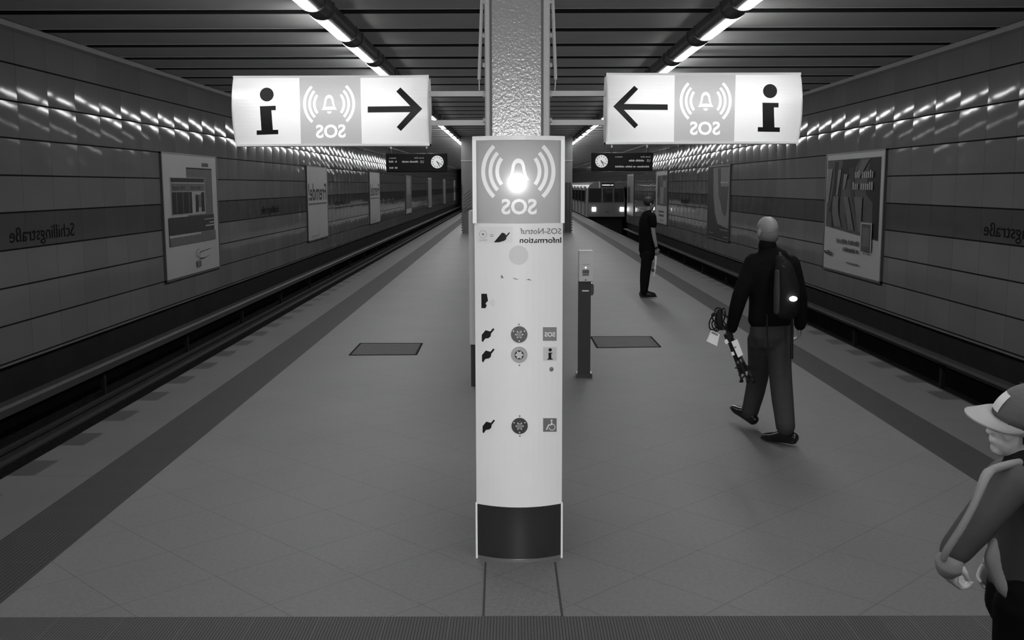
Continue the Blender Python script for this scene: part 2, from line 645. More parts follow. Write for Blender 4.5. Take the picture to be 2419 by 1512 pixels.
def wall(side):
    t = 0.25
    k = 6.34 if side < 0 else 6.50
    x = (lambda a, Y: -(a + SPLAY * Y)) if side < 0 else (lambda a, Y: a + SPLAY * Y)
    mb = MB()
    zb = J_TOP - 8 * J_STEP - 0.04
    prof = [(k, zb), (k, 4.15), (k + t, 4.15), (k + t, zb)]
    mb.rings([[(x(a, Y), Y, z) for a, z in prof] for Y in (Y0, Y1)])
    struct('wall_left' if side < 0 else 'wall_right', mb, M['wall_l' if side < 0 else 'wall_r'])
    mb = MB()
    k2 = k + 0.06
    prof = [(k2, ZT - 0.1), (k2, zb), (k2 + t, zb), (k2 + t, ZT - 0.1)]
    mb.rings([[(x(a, Y), Y, z) for a, z in prof] for Y in (Y0, Y1)])
    struct('baseboard_left' if side < 0 else 'baseboard_right', mb, M['concrete_dark'])
    mb = MB()
    prof = [(k - 0.07, 4.00), (k - 0.07, 4.07), (k, 4.07), (k, 3.97)]
    mb.rings([[(x(a, Y), Y, z) for a, z in prof] for Y in (Y0, Y1)])
    struct('trim_5' if side < 0 else 'trim_6', mb, M['trim'])


wall(-1)
wall(1)
# ceiling: dropped panels with gaps and near edges coloured dark as shade
CZ = 4.08
mb, lip, gap, edge_shade = MB(), MB(), MB(), MB()
y = 12.88 - 20 * 1.5
while y < Y1:
    a, b = max(y, Y0), y + 1.14
    if b > Y0:
        mb.box((-7.5, a, CZ), (7.6, b, CZ + 0.10))
        edge_shade.box((-7.5, a - 0.012, CZ + 0.001), (7.6, a - 0.001, CZ + 0.10))  # dark strip paints the shade of the panel's unlit near face
        lip.box((-7.5, b, CZ - 0.004), (7.6, b + 0.025, CZ + 0.10))
    y += 1.5
struct('ceiling', mb, M['ceil'])
struct('trim_7', lip, M['ceil_lip'])
struct('trim_8', edge_shade, M['ceil_shade'])  # no real trim: dark strips painting the shade of the panel edges
gap.box((-7.5, Y0, CZ + 0.101), (7.6, Y1, CZ + 0.22))
struct('ceiling_gap_shade', gap, M['ceil_shade'])
struct('wall_back', MB().box((-7.6, Y1, ZT - 0.2), (7.7, Y1 + 0.2, 4.3)), M['concrete_dark'])
struct('wall_front', MB().box((-7.6, Y0 - 0.2, ZT - 0.2), (7.7, Y0, 4.3)), M['concrete_dark'])

# stair enclosure far down the platform
YB = 43.6
a, b = P(1090, 438, YB), P(1352, 438, YB)
mb = MB().box((a.x, YB, 1.05), (b.x, YB + 14, CZ))
enc = thing('stair_enclosure', 'tall pale panelled enclosure filling the middle of the platform behind the column', 'enclosure', ((a.x + b.x) / 2, YB, 0))
o = mb.build('upper_panels', M['block'], enc)
o = MB().box((a.x + 0.02, YB + 0.02, 0.0), (b.x - 0.02, YB + 14, 1.05)).build('lower_panels', M['block_low'], enc)
zj = P(1100, 379, YB).z
MB().box((a.x - 0.01, YB - 0.02, zj - 0.03), (b.x + 0.01, YB, zj)).build('joint_strip', M['pale_print'], enc)
for px0, px1 in ((1335, 1341), (1343.5, 1348)):
    q0, q1 = P(px0, 431, YB), P(px1, 546, YB)
    MB().box((q0.x, YB - 0.04, q1.z), (q1.x, YB, q0.z)).build('vent_slot', M['grille'], enc)
for k in range(18):
    for px in (1351.2, 1091):
        q = P(px, 440 + k * 6.1, YB)
        MB().box((q.x - 0.02, YB - 0.05, q.z - 0.022), (q.x + 0.02, YB, q.z + 0.022)).build('edge_stud', M['grille'], enc)
for k in range(6):
    q0, q1 = P(1096, 462 + k * 8, YB - 0.01), P(1113, 448 + k * 8, YB - 0.01)
    d = Vector((0, 0, 0.014))
    MB().add([q0 - d, q0 + d, q1 + d, q1 - d], [(0, 1, 2, 3)]).build('panel_scratch', M['grille'], enc)
o = None


# rails and power-rail covers
def rail(x_of, label, side_group):
    t = thing('track_rail', label, 'rail', (x_of(0), 0, ZT), side_group)
    prof = [(-0.07, 0), (0.07, 0), (0.07, 0.02), (0.012, 0.04), (0.012, 0.11), (0.035, 0.125), (0.035, 0.16), (-0.035, 0.16), (-0.035, 0.125), (-0.012, 0.11), (-0.012, 0.04), (-0.07, 0.02)]
    mb = MB()
    mb.rings([[(x_of(Y) + a_, Y, ZT + z) for a_, z in prof] for Y in (Y0 + 0.1, Y1 - 0.1)])
    mb.build('rail_body', M['rail'], t)
    return t


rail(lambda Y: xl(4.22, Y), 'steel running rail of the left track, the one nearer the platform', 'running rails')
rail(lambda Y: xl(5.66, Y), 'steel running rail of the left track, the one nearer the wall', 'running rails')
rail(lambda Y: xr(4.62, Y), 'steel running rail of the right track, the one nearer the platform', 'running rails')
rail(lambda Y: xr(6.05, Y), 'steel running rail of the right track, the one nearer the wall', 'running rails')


def cover(x_of, label, z, y_end=None):
    y_end = y_end or Y1 - 0.1
    t = thing('power_rail_cover', label, 'rail cover', (x_of(0), 0, z))
    mb = MB()
    prof = [(-0.11, -0.06), (-0.13, -0.02), (-0.07, 0.0), (0.07, 0.0), (0.10, -0.03), (0.10, -0.12), (0.08, -0.12), (0.08, -0.05), (-0.09, -0.03)]
    mb.rings([[(x_of(Y) + a_, Y, z + c) for a_, c in prof] for Y in (Y0 + 0.1, y_end)])
    mb.build('cover_board', M['cover'], t)
    for i in range(14):
        Y = 3 + i * 4.0
        MB().box((x_of(Y) - 0.03, Y - 0.04, ZT - 0.02), (x_of(Y) + 0.03, Y + 0.04, z - 0.03)).build('bracket', M['concrete_dark'], t)


cover(lambda Y: xl(6.03, Y), 'long pale cover board above the power rail along the left wall', -0.58)
cover(lambda Y: xr(6.28, Y), 'long dark cover board above the power rail along the right wall', -0.55, 61.0)


# ------------------------------------------------------------------ ceiling lights
def light_proto(sgn):
    t = thing('ceiling_light', 'x', 'ceiling light')
    # body: half-round housing, lens: lower outer part
    L = 1.75
    prof = []
    for k in range(9):
        a_ = R(180 + 180 * k / 8)
        prof.append((0.135 * math.cos(a_), 0.09 * math.sin(a_)))
    body = [(-0.135, 0.09), ] + prof + [(0.135, 0.09)]
    MB().rings([[(x, Y, z) for x, z in body] for Y in (0, 2.349)]).build('housing', M['lamp_body'], t)
    ln = []
    for k in range(9):
        a_ = R(196 + 98 * k / 8) if sgn < 0 else R(246 + 98 * k / 8)
        ln.append((0.142 * math.cos(a_), 0.097 * math.sin(a_)))
    inner = [(0.8 * x, 0.8 * z) for x, z in reversed(ln)]
    lens = MB().rings([[(x, Y, z) for x, z in ln + inner] for Y in (0, L)]).build('diffuser', M['lamp_lens'], t)
    col = []
    for k in range(13):
        a_ = R(180 + 180 * k / 12)
        col.append((0.15 * math.cos(a_), 0.105 * math.sin(a_)))
    for yy in (L, 2.29):
        MB().rings([[(x, Y, z) for x, z in [(-0.15, 0.09)] + col + [(0.15, 0.09)]] for Y in (yy, yy + 0.05)]).build('end_collar', M['lamp_body'], t)
    return t


ORD = ['nearest', 'second', 'third', 'fourth', 'fifth', 'sixth', 'seventh', 'eighth', 'ninth', 'tenth',
       'eleventh', 'twelfth', 'thirteenth', 'fourteenth', 'fifteenth', 'sixteenth', 'seventeenth', 'eighteenth']
for sgn, x0, nm in ((-1, 2.14, 'left'), (1, 2.46, 'right')):
    proto = light_proto(sgn)
    first = True
    for k in range(-10, 50):
        Yk = 9.55 + 0.13 * 1.9 + k * 2.35
        if first:
            t = proto
            first = False
        else:
            t = proto.copy()
            COL.objects.link(t)
            for ch in list(proto.children):
                c = ch.copy()
                COL.objects.link(c)
                c.parent = t
        t.location = ((xl(x0, Yk) if sgn < 0 else xr(x0, Yk)), Yk, 3.99)
        t['group'] = 'ceiling tube lights in the %s row' % nm
        if 0 <= k < 18:
            t['label'] = '%s tube light %s in the %s ceiling row' % (ORD[k], 'to the camera' if k == 0 else 'from the camera', nm)
        elif k < 0:
            t['label'] = 'tube light above the camera in the %s ceiling row' % nm
            t['group'] += ' overhead'
        else:
            t['label'] = 'tiny distant tube light at the far end of the %s ceiling row' % nm
            t['group'] += ' far end'

# ------------------------------------------------------------------ the emergency call pillar
YK = 5.34
BULGE = 0.07
kl, kr = P(1122, 700, YK).x, P(1329, 700, YK).x
kc, kh = (kl + kr) / 2, (kr - kl) / 2
KZ = P(1224, 322, YK).z


def kfront(px, py, off=0.0):
    Yv = YK - BULGE * 0.7
    for _ in range(4):
        q = P(px, py, Yv)
        u = max(-1, min(1, (q.x - kc) / kh))
        Yv = YK - BULGE * (1 - u * u)
    return P(px, py, Yv - off)


pil = thing('emergency_call_pillar', 'tall white emergency call pillar with a glowing alarm panel, standing mid platform', 'call pillar', (kc, YK, 0))


def kpanel(px, py, off=0.0):
    Yv = YK - 0.01
    for _ in range(3):
        q = P(px, py, Yv)
        u = max(-1, min(1, (q.x - kc) / kh))
        Yv = YK - 0.004 * (1 - u * u)
    return P(px, py, Yv - off)


def kprof(scale=1.0, n=14, back=0.26, x_out=0.0):
    """plan of the pillar: bulged front, bulged back"""
    pts = []
    for i in range(n + 1):
        u = -1 + 2 * i / n
        pts.append((kc + u * (kh * scale + x_out), YK - BULGE * (1 - u * u)))
    for i in range(n + 1):
        u = 1 - 2 * i / n
        pts.append((kc + u * (kh * scale + x_out), YK + back - 0.05 + 0.05 * (1 - u * u)))
    return pts


z_sos0 = kfront(1226, 528).z          # lower edge of the glowing panel
z_base = kfront(1226, 1199).z
pr = kprof()
o = MB().rings([[(x, y_, z) for x, y_ in pr] for z in (z_base, z_sos0)]).build('body', M['white'], pil)
pr2 = kprof(0.985, n=44)
pr3 = [(x, y_ + 0.004 if y_ < YK + 0.01 else y_ - 0.004) for x, y_ in pr2]
o = MB().rings([[(x, y_, z) for x, y_ in pr3] for z in (0.012, z_base)]).build('base_panel', M['black_gloss'], pil)
MB().rings([[(x, y_, z) for x, y_ in kprof(0.99)] for z in (0.0, 0.014)]).build('foot_plate', M['steel'], pil)
# head: back shell and sides around the lamp box
n = 14
shell = MB()
xs = [(kc - kh, YK), (kc - kh, YK + 0.21)] + [(kc + kh * (-1 + 2 * i / n), YK + 0.21 + 0.05 * (1 - (-1 + 2 * i / n) ** 2)) for i in range(1, n)] + [(kc + kh, YK + 0.21), (kc + kh, YK)]
ins = [(x + (0.012 if x < kc else -0.012) * (1 if abs(x - kc) > kh * 0.98 else 0), y_ - (0.012 if y_ > YK + 0.1 else 0)) for x, y_ in xs]
ringo = xs + ins[::-1]
shell.rings([[(x, y_, z) for x, y_ in ringo] for z in (z_sos0, KZ - 0.02)])
shell.build('head_shell', M['frame'], pil)
MB().box((kc - kh + 0.02, YK + 0.185, z_sos0 + 0.012), (kc + kh - 0.02, YK + 0.195, KZ - 0.03)).build('lamp_reflector', M['inside'], pil)
cap = [(kc + (x - kc) * 1.035, YK + 0.1 + (y_ - YK - 0.1) * 1.05) for x, y_ in pr]
MB().rings([[(x, y_, z) for x, y_ in cap] for z in (KZ - 0.022, KZ)]).build('top_cap', M['frame'], pil)
# edge frames down both sides
for sx in (-1, 1):
    xe = kc + sx * kh
    MB().box((xe - 0.005, YK - 0.012, 0.0), (xe + 0.005, YK + 0.02, z_base + 0.002)).build('edge_frame', M['frame'], pil)
    MB().box((xe - 0.008 - (0.004 if sx > 0 else 0), YK - 0.018, z_sos0), (xe + 0.008 - (0 if sx > 0 else -0.004), YK + 0.01, KZ - 0.02)).build('edge_frame', M['frame'], pil)


# alarm symbol loops in picture pixels
def mirror_x(loops, c):
    return [[(2 * c - x, y_) for x, y_ in l] for l in loops]


def sos_symbol(cx, cy, s):
    """cx, cy: centre of the arcs; s: scale (1 = pillar size). y grows downwards"""
    L = []
    for (rx, ry0, wd, half) in ((83, 0, 9.5, 46), (66, 0, 9.0, 42), (50, 0, 9.0, 38)):
        a_ = arc(0, 0, rx - wd / 2, rx + wd / 2, -half, half, 14)
        L.append([(cx + s * x, cy + s * y_ * 1.0) for x, y_ in a_])
        L.append([(cx - s * x, cy + s * y_ * 1.0) for x, y_ in a_][::-1])
    def bell(k, dy=0.0):
        pts = []
        half = [(26, 20), (20, 10), (17, -2), (15.5, -14), (12.5, -23), (7, -29), (0, -31)]
        for x, y_ in half:
            pts.append((x, y_))
        for x, y_ in reversed(half[:-1]):
            pts.append((-x, y_))
        return [(cx + s * x * k, cy + s * ((y_ + 5) * k - 5 + dy)) for x, y_ in pts]
    outer = bell(1.0)
    inner = bell(0.58)
    inner = [(x, min(y_, cy + s * 9)) for x, y_ in inner]
    clap = [(cx + s * 8 * math.cos(R(a_)), cy + s * (25 + 8 * math.sin(R(a_)))) for a_ in range(0, 181, 20)]
    L += [outer, inner, clap]
    return L


sym = sos_symbol(1224.5, 405, 1.0)
txt = text_loops('SOS', 1184, 1268, 505, 36)
panel = [rect(1123, 328, 1329, 528)]
flat(panel + sym + txt, lambda x, y_: kpanel(x, y_, 0.0), 'alarm_panel', M['film_sos'], pil, cut=('x', 12))
flat(sym, lambda x, y_: kpanel(x, y_, 0.0006), 'alarm_symbol', M['film_call_symbol'], pil, cut=('x', 12))
flat(txt, lambda x, y_: kpanel(x, y_, 0.0006), 'alarm_lettering', M['film_call_symbol'], pil, cut=('x', 12))
q = kfront(1222, 432)
bm = bmesh.new()
bmesh.ops.create_uvsphere(bm, u_segments=12, v_segments=8, radius=0.022, matrix=Matrix.Translation((q.x, q.y + 0.085, q.z)))
me = bpy.data.meshes.new('bulb')
bm.to_mesh(me)
bm.free()
link('bulb', me, M['bulb'], pil, True)


def kflat(loops, name, m, off=0.002, cut=12):
    return flat(loops, lambda x, y_: kfront(x, y_, off), name, m, pil, cut=('x', cut))


kflat(text_loops('SOS-Notruf', 1228.5, 1326, 552.5, 14), 'emergency_lettering', M['grey_print'])
kflat(text_loops('Information', 1227.5, 1326, 573.5, 13.5), 'information_lettering', M['black'])


def hand_loops(x, y_, s=1.0):
    p = [(0, 28), (0, 13), (9, 2), (20, 5), (27, -3), (30, 0), (22, 10), (21, 17), (16, 21), (8, 22), (3, 30)]
    return [[(x + a_ * s, y_ + b_ * s) for a_, b_ in p]]


kflat([rect(1124.5, 536, 1211, 573.5)], 'instruction_sticker', mat('sticker white', 0.7, 0.4), 0.0012)
kflat([circ(1141, 553.5, 2.8)] + [circ(1141, 553.5, 9), circ(1141, 553.5, 8.2)], 'instruction_button_mark', M['grey_print'], 0.0025)
kflat([rect(1157, 554, 1166, 555.3), rect(1157.5, 557.7, 1166, 559)], 'instruction_equals_mark', M['grey_print'], 0.0025)
kflat(word_bars(1132, 1151, 566, 569, 1, 3), 'instruction_caption', M['pale_print'], 0.0025)
kflat([[(1166.5, 572.5), (1186, 549.5), (1192, 551), (1196, 556), (1202, 549), (1205, 550), (1196, 561), (1196, 565), (1191, 569), (1178, 572.5)]], 'instruction_hand', M['black'], 0.0025)
kflat([circ(1225, 603, 23)], 'speaker_patch', M['faint_print'], 0.0012)
for lps in ([[(1183, 650), (1186, 650), (1190, 656.5), (1184, 658)]], [[(1210, 656), (1214, 656.5), (1226, 660.5), (1218, 660.5)]], [[(1242, 661.5), (1250, 658.5), (1256, 663), (1247, 661.5)]]):
    kflat(lps, 'scratch_mark', M['grey_print'], 0.0012)
kflat([[(1137, 694), (1150, 694), (1153, 711), (1149, 714), (1147, 718), (1150, 721), (1147, 728), (1137, 728)]], 'speaking_face_symbol', M['black'])
for rr in (6, 10, 14):
    kflat([arc(1153, 715, rr, rr + 0.8, -40, 40, 8)], 'sound_wave_mark', M['pale_print'])


def call_button(px, py, dark):
    c = kfront(px, py)
    nrm = Vector((0, -1, 0))
    sc = 5.45 / F_PX
    b_ = MB().disc(c + Vector((0, 0.004, 0)), nrm, 19.2 * sc, 0.009, 36).build('button_plate', M['steel_dark'] if dark else mat('button ring', 0.36, 0.4), pil)
    for k in range(6):
        a_ = R(60 * k + 30 * 0)
        pc = c + Vector((math.cos(a_) * 8.0 * sc, -0.006, math.sin(a_) * 8.0 * sc))
        MB().disc(pc, nrm, 1.5 * sc, 0.003, 8).build('button_stud', M['frame'], b_)
    MB().disc(c + Vector((0, -0.005, 0)), nrm, 10.5 * sc, 0.003, 24).build('button_ring', M['black'] if not dark else M['steel_dark'], b_)
    MB().disc(c + Vector((0, -0.008, 0)), nrm, 7.2 * sc, 0.003, 24).build('button_cap', mat('button cap', 0.5 if not dark else 0.2, 0.35), b_)
    if dark:
        for dx, dy in ((-13.0, 8), (12.5, 8), (0, -15)):
            MB().disc(c + Vector((dx * sc, -0.005, dy * sc)), nrm, 1.5 * sc, 0.002, 8).build('button_stud', M['frame'], b_)


call_button(1226.5, 790, True)
call_button(1226.5, 838, False)
call_button(1227.5, 1006, True)
for px, py in ((1226, 766.5), (1227, 863), (1227.5, 983), (1228, 1030)):
    kflat([circ(px, py, 2.2, 10)], 'screw_mark', M['grey_print'])
kflat(hand_loops(1138, 778), 'pointing_hand_symbol', M['black'])
kflat(hand_loops(1138.5, 826), 'pointing_hand_symbol', M['black'])
kflat(hand_loops(1140, 994, 0.98), 'pointing_hand_symbol', M['black'])
kflat([rect(1282.5, 773, 1315, 805)], 'emergency_tile', M['grey_print'])
kflat(text_loops('SOS', 1286.5, 1311.5, 795, 10.5), 'emergency_tile_lettering', M['white'], 0.0035)
kflat([rect(1283, 820, 1315, 852)], 'information_tile', mat('info tile', 0.54, 0.5), 0.0015)


def i_loops(cx, cy, s):
    """mirrored serifed i, cx/cy = centre, s = height of the whole sign in px"""
    k = s / 114.0
    L = [circ(cx + 1 * k, cy - 40 * k, 17 * k)]
    body = [(-19, -12), (21, -12), (21, -1), (10, -1), (13, 46), (26, 46), (26, 57), (-26, 57), (-26, 46), (-15, 46), (-17, -1)]
    body = [(-17, -12), (22, -12), (22, -1), (11, -1), (13, 47), (26, 47), (26, 58), (-27, 58), (-27, 47), (-15, 47)]
    L.append([(cx + a_ * k, cy + b_ * k) for a_, b_ in body])
    return L


kflat(i_loops(1299.5, 836, 27), 'information_tile_symbol', M['black'], 0.0035)
bm = bmesh.new()
q = kfront(1302.5, 872)
bmesh.ops.create_uvsphere(bm, u_segments=14, v_segments=8, radius=5.4 * 5.45 / F_PX, matrix=Matrix.Translation(q))
me = bpy.data.meshes.new('signal_dome')
bm.to_mesh(me)
bm.free()
link('signal_dome', me, mat('signal dome', 0.16, 0.15), pil, True)
kflat([rect(1283, 988, 1315, 1020)], 'wheelchair_tile', mat('wheelchair tile', 0.15, 0.5))
wc = [circ(1303, 993.5, 2.4, 12), [(1301.5, 997), (1304.5, 997), (1305, 1004), (1297, 1005.5), (1292, 1016), (1289.5, 1015), (1295, 1003), (1301.5, 1002)],
      arc(1304, 1009, 6.5, 8, -95, 170, 16)]
for l in wc:
    kflat([l], 'wheelchair_symbol', M['white'], 0.0035)

# cover plate joints running from the pillar to the mat
fl = thing('floor_duct_cover', 'long narrow slab set in the floor between the call pillar and the ribbed mat', 'floor cover', (kc, 5, 0))
g0, g1, g2, g3 = G(1147, 1330), G(1311, 1330), G(1328, 1456), G(1142, 1456)
MB().add([g0, g1, g2, g3] + [p + Vector((0, 0, 0.003)) for p in (g0, g1, g2, g3)],
         [(4, 5, 6, 7), (0, 1, 5, 4), (1, 2, 6, 5), (2, 3, 7, 6), (3, 0, 4, 7)]).build('cover_slab', M['floor'], fl)
for pa, pb in ((g0, g3), (g1, g2)):
    d = Vector((0.0055, 0, 0))
    MB().add([pa - d, pa + d, pb + d, pb - d] + [p + Vector((0, 0, 0.0045)) for p in (pa - d, pa + d, pb + d, pb - d)],
             [(4, 5, 6, 7), (0, 1, 5, 4), (1, 2, 6, 5), (2, 3, 7, 6), (3, 0, 4, 7)]).build('joint_gap', mat('joint filler', 0.035, 0.8), fl)

# ------------------------------------------------------------------ column behind the pillar
YC = 5.78
cl, cr = P(1146.5, 300, YC).x, P(1298.5, 300, YC).x
cc = (cl + cr) / 2
colm = thing('steel_column', 'thickly painted steel column rising behind the call pillar to the ceiling', 'column', (cc, YC, 0))
il, ir = P(1163, 300, YC).x, P(1278, 300, YC).x
MB().box((il, YC + 0.012, 0), (ir, YC + 0.30, CZ + 0.06)).build('front_plate', M['col_paint'], colm)
for a_, b_ in ((cl, il - 0.012), (ir + 0.012, cr)):
    f_ = MB().box((a_, YC, 0), (b_, YC + 0.32, CZ + 0.06)).build('flange', M['col_side'], colm)
    bevel(f_, 0.006)
    s = 1 if a_ > cc else -1
    xo = b_ if s > 0 else a_
    MB().box((xo - 0.004, YC + 0.04, 0), (xo + 0.004, YC + 0.06, CZ + 0.06)).build('flange_ridge', M['col_dark'], colm)
    for zz in (2.36, 2.50, 2.66, 2.82, 3.0, 3.25, 3.5, 3.75):
        MB().disc((xo, YC + 0.03, zz), (s, 0, 0), 0.014, 0.014, 8).build('bolt', M['col_side'], colm)
for a_, b_ in ((il - 0.012, il), (ir, ir + 0.012)):
    MB().box((a_, YC + 0.03, 0), (b_, YC + 0.29, CZ + 0.06)).build('groove', M['col_dark'], colm)
MB().box((il + 0.09, YC + 0.004, KZ + 0.005), (ir - 0.09, YC + 0.013, KZ + 0.02)).build('slot_plate', M['steel'], colm)
for px0, px1, pxr in ((1138.5, 1132, 1132.5), (1305.5, 1312.5, 1310.5)):
    top = P(px0, -60, YC + 0.1)
    top = top + (P(px0, 0, YC + 0.1) - top) * 1.0 + (P(px0, -60, YC + 0.1) - P(px0, 0, YC + 0.1)) * 3.2
    top = P(px0 - (px1 - px0) * 0.9, -170, YC + 0.1)
    bot = P(px1, 188, YC + 0.1)
    d = (bot - top).normalized()
    t_ = (CZ + 0.02 - bot.z) / d.z
    top = bot + d * t_
    MB().tube([top, bot], 0.0095, 8).build('support_rod', M['arm'], colm)
    MB().tube([bot, P(pxr, 214, YC + 0.1)], 0.0035, 6).build('rod_tail', M['arm'], colm)


# ------------------------------------------------------------------ lit hanging signs
def hanging_sign(tl, tr, br, bl, layout, label, arm_x, side):
    """tl.. corner pixels; layout of panels; convex lens-shaped lightbox"""
    YS = YC + 0.02
    top, bot = P((tl[0] + tr[0]) / 2, (tl[1] + tr[1]) / 2, YS), P((bl[0] + br[0]) / 2, (bl[1] + br[1]) / 2, YS)
    zc, zh = (top.z + bot.z) / 2, (top.z - bot.z) / 2
    B = 0.065

    def sf(px, py, off=0.0):
        Yv = YS - B * 0.6
        for _ in range(4):
            q = P(px, py, Yv)
            v = max(-1, min(1, (q.z - zc) / (zh * 1.02)))
            Yv = YS - B * (1 - v * v)
        return P(px, py, Yv - off)
    t = thing('hanging_sign', label, 'sign', ((top.x + bot.x) / 2, YS, zc))
    # side and rear shell
    xl_, xr_ = (P(tl[0], tl[1], YS).x + P(bl[0] - (12 if side < 0 else 0), bl[1], YS).x) / 2, (P(tr[0], tr[1], YS).x + P(br[0] + (3 if side > 0 else 0), br[1], YS).x) / 2
    nn = 12
    front = [(YS - B * (1 - (-1 + 2 * i / nn) ** 2), zc + zh * (-1 + 2 * i / nn)) for i in range(nn + 1)]
    back = [(YS + 0.10 + B * (1 - (1 - 2 * i / nn) ** 2), zc + zh * (1 - 2 * i / nn)) for i in range(nn + 1)]
    lens = front + back
    for xa in (xl_, xr_):
        s = 1 if xa == xr_ else -1
        MB().rings([[(xx, y_, z) for y_, z in lens] for xx in (xa - (0.006 if s > 0 else 0), xa + (0.006 if s < 0 else 0))]).build('end_plate', M['frame'], t)
    for zz in (zc + zh, zc - zh):
        s = 1 if zz > zc else -1
        MB().box((xl_, YS - 0.014, zz - (0.012 if s > 0 else 0)), (xr_, YS + 0.114, zz + (0 if s > 0 else 0.012))).build('edge_rail', M['frame'], t)
    bs = MB()
    bs.rings([[(xx, y_, z) for y_, z in back] for xx in (xl_, xr_)], cap=False, closed=False)
    bs.build('rear_face', M['film_white'], t)
    MB().tube([(xl_ + 0.10, YS + 0.05, zc + 0.02), (xr_ - 0.10, YS + 0.05, zc + 0.02)], 0.013, 8).build('fluorescent_tube', M['tube'], t)

    # pixel mapping from a straight box (0..1) to the four corners
    def q(u, v):
        x = (tl[0] * (1 - u) + tr[0] * u) * (1 - v) + (bl[0] * (1 - u) + br[0] * u) * v
        y_ = (tl[1] * (1 - u) + tr[1] * u) * (1 - v) + (bl[1] * (1 - u) + br[1] * u) * v
        return x, y_

    def surf(off):
        def fn(x, y_):
            # the corners already carry the lean of the box; keep points inside the shell
            p = sf(x, y_, off)
            p.x = max(xl_ + 0.001, min(xr_ - 0.001, p.x))
            return p
        return fn
    arrow, sym_, txt_, ii, (a0, a1) = layout
    y_t, y_b = (tl[1] + tr[1]) / 2 + 1, (bl[1] + br[1]) / 2 - 1
    ax0, ax1 = a0, a1
    x_lo, x_hi = min(tl[0], bl[0]) - 16, max(tr[0], br[0]) + 14
    tl2, tr2 = tl[1] + 1.5, tr[1] + 1.5

    def yt(x):
        return tl[1] + (tr[1] - tl[1]) * (x - tl[0]) / (tr[0] - tl[0]) + 2

    def yb(x):
        return bl[1] + (br[1] - bl[1]) * (x - bl[0]) / (br[0] - bl[0]) - 2
    flat([[(x_lo, yt(x_lo)), (a0[0], yt(a0[0])), (a0[1], yb(a0[1])), (x_lo, yb(x_lo))]], surf(0.0), 'face_panel', M['film_white'], t, cut=('y', 9))
    flat([[(a1[0], yt(a1[0])), (x_hi, yt(x_hi)), (x_hi, yb(x_hi)), (a1[1], yb(a1[1]))]], surf(0.0), 'face_panel', M['film_white'], t, cut=('y', 9))
    flat([[(a0[0], yt(a0[0])), (a1[0], yt(a1[0])), (a1[1], yb(a1[1])), (a0[1], yb(a0[1]))]] + sym_ + txt_, surf(0.0), 'alarm_panel', M['film_red'], t, cut=('y', 9))
    flat(sym_, surf(0.0006), 'alarm_symbol', M['film_symbol'], t, cut=('y', 9))
    flat(txt_, surf(0.0006), 'alarm_lettering', M['film_symbol'], t, cut=('y', 9))
    for l in arrow:
        flat([l], surf(0.0015), 'arrow_symbol', M['black'], t, cut=('y', 9))
    for l in ii:
        flat([l], surf(0.0015), 'information_symbol', M['black'], t, cut=('y', 9))
    # two arms to the column
    for pa, pb in ((215.5, 228.0), (284.0, 296.5)):
        za, zb_ = P(1100, pb, YC + 0.08).z, P(1100, pa, YC + 0.08).z
        x1 = cl if side < 0 else cr
        x0 = xr_ - 0.03 if side < 0 else xl_ + 0.03
        MB().box((min(x0, x1), YC + 0.065, za), (max(x0, x1), YC + 0.10, zb_)).build('mounting_arm', M['arm'], t)
    return t


def rot_loops(loops, cx, cy, deg):
    c, s = math.cos(R(deg)), math.sin(R(deg))
    return [[(cx + (x - cx) * c - (y_ - cy) * s, cy + (x - cx) * s + (y_ - cy) * c) for x, y_ in l] for l in loops]


# left sign: i | alarm | arrow right
arrL = [[(868.5, 251.5), (969, 250.5), (936, 216), (946, 206.5), (997.5, 257), (947, 309.5), (937, 300), (969, 265), (868.5, 266)]]
symL = rot_loops(sos_symbol(777.5, 245.5, 0.70), 777.5, 245.5, -1)
txtL = rot_loops(text_loops('SOS', 746, 816.5, 324.5, 31), 780, 310, -1)
iL = rot_loops(i_loops(630.5, 262, 110), 630, 262, -2)
hanging_sign((555, 183), (1013.5, 175), (1015, 341.5), (567, 348.5), (arrL, symL, txtL, iL, ((707, 711), (851, 855))),
             'glowing box sign left of the column with an arrow pointing right', None, -1)
arrR = [[(1577.5, 246.5), (1474, 245.5), (1507.5, 210.5), (1498.5, 202.5), (1448.5, 251.5), (1499, 303.5), (1507.5, 295), (1474, 259.5), (1577.5, 260)]]
symR = sos_symbol(1667, 238.5, 0.70)
txtR = text_loops('SOS', 1629.5, 1701, 317.5, 31)
iR = rot_loops(i_loops(1817.5, 254.5, 112), 1817, 254, 1)
hanging_sign((1431.5, 170), (1887, 175), (1886, 341), (1431, 339), (arrR, symR, txtR, iR, ((1594, 1592), (1738, 1734))),
             'glowing box sign right of the column with an arrow pointing left', None, 1)


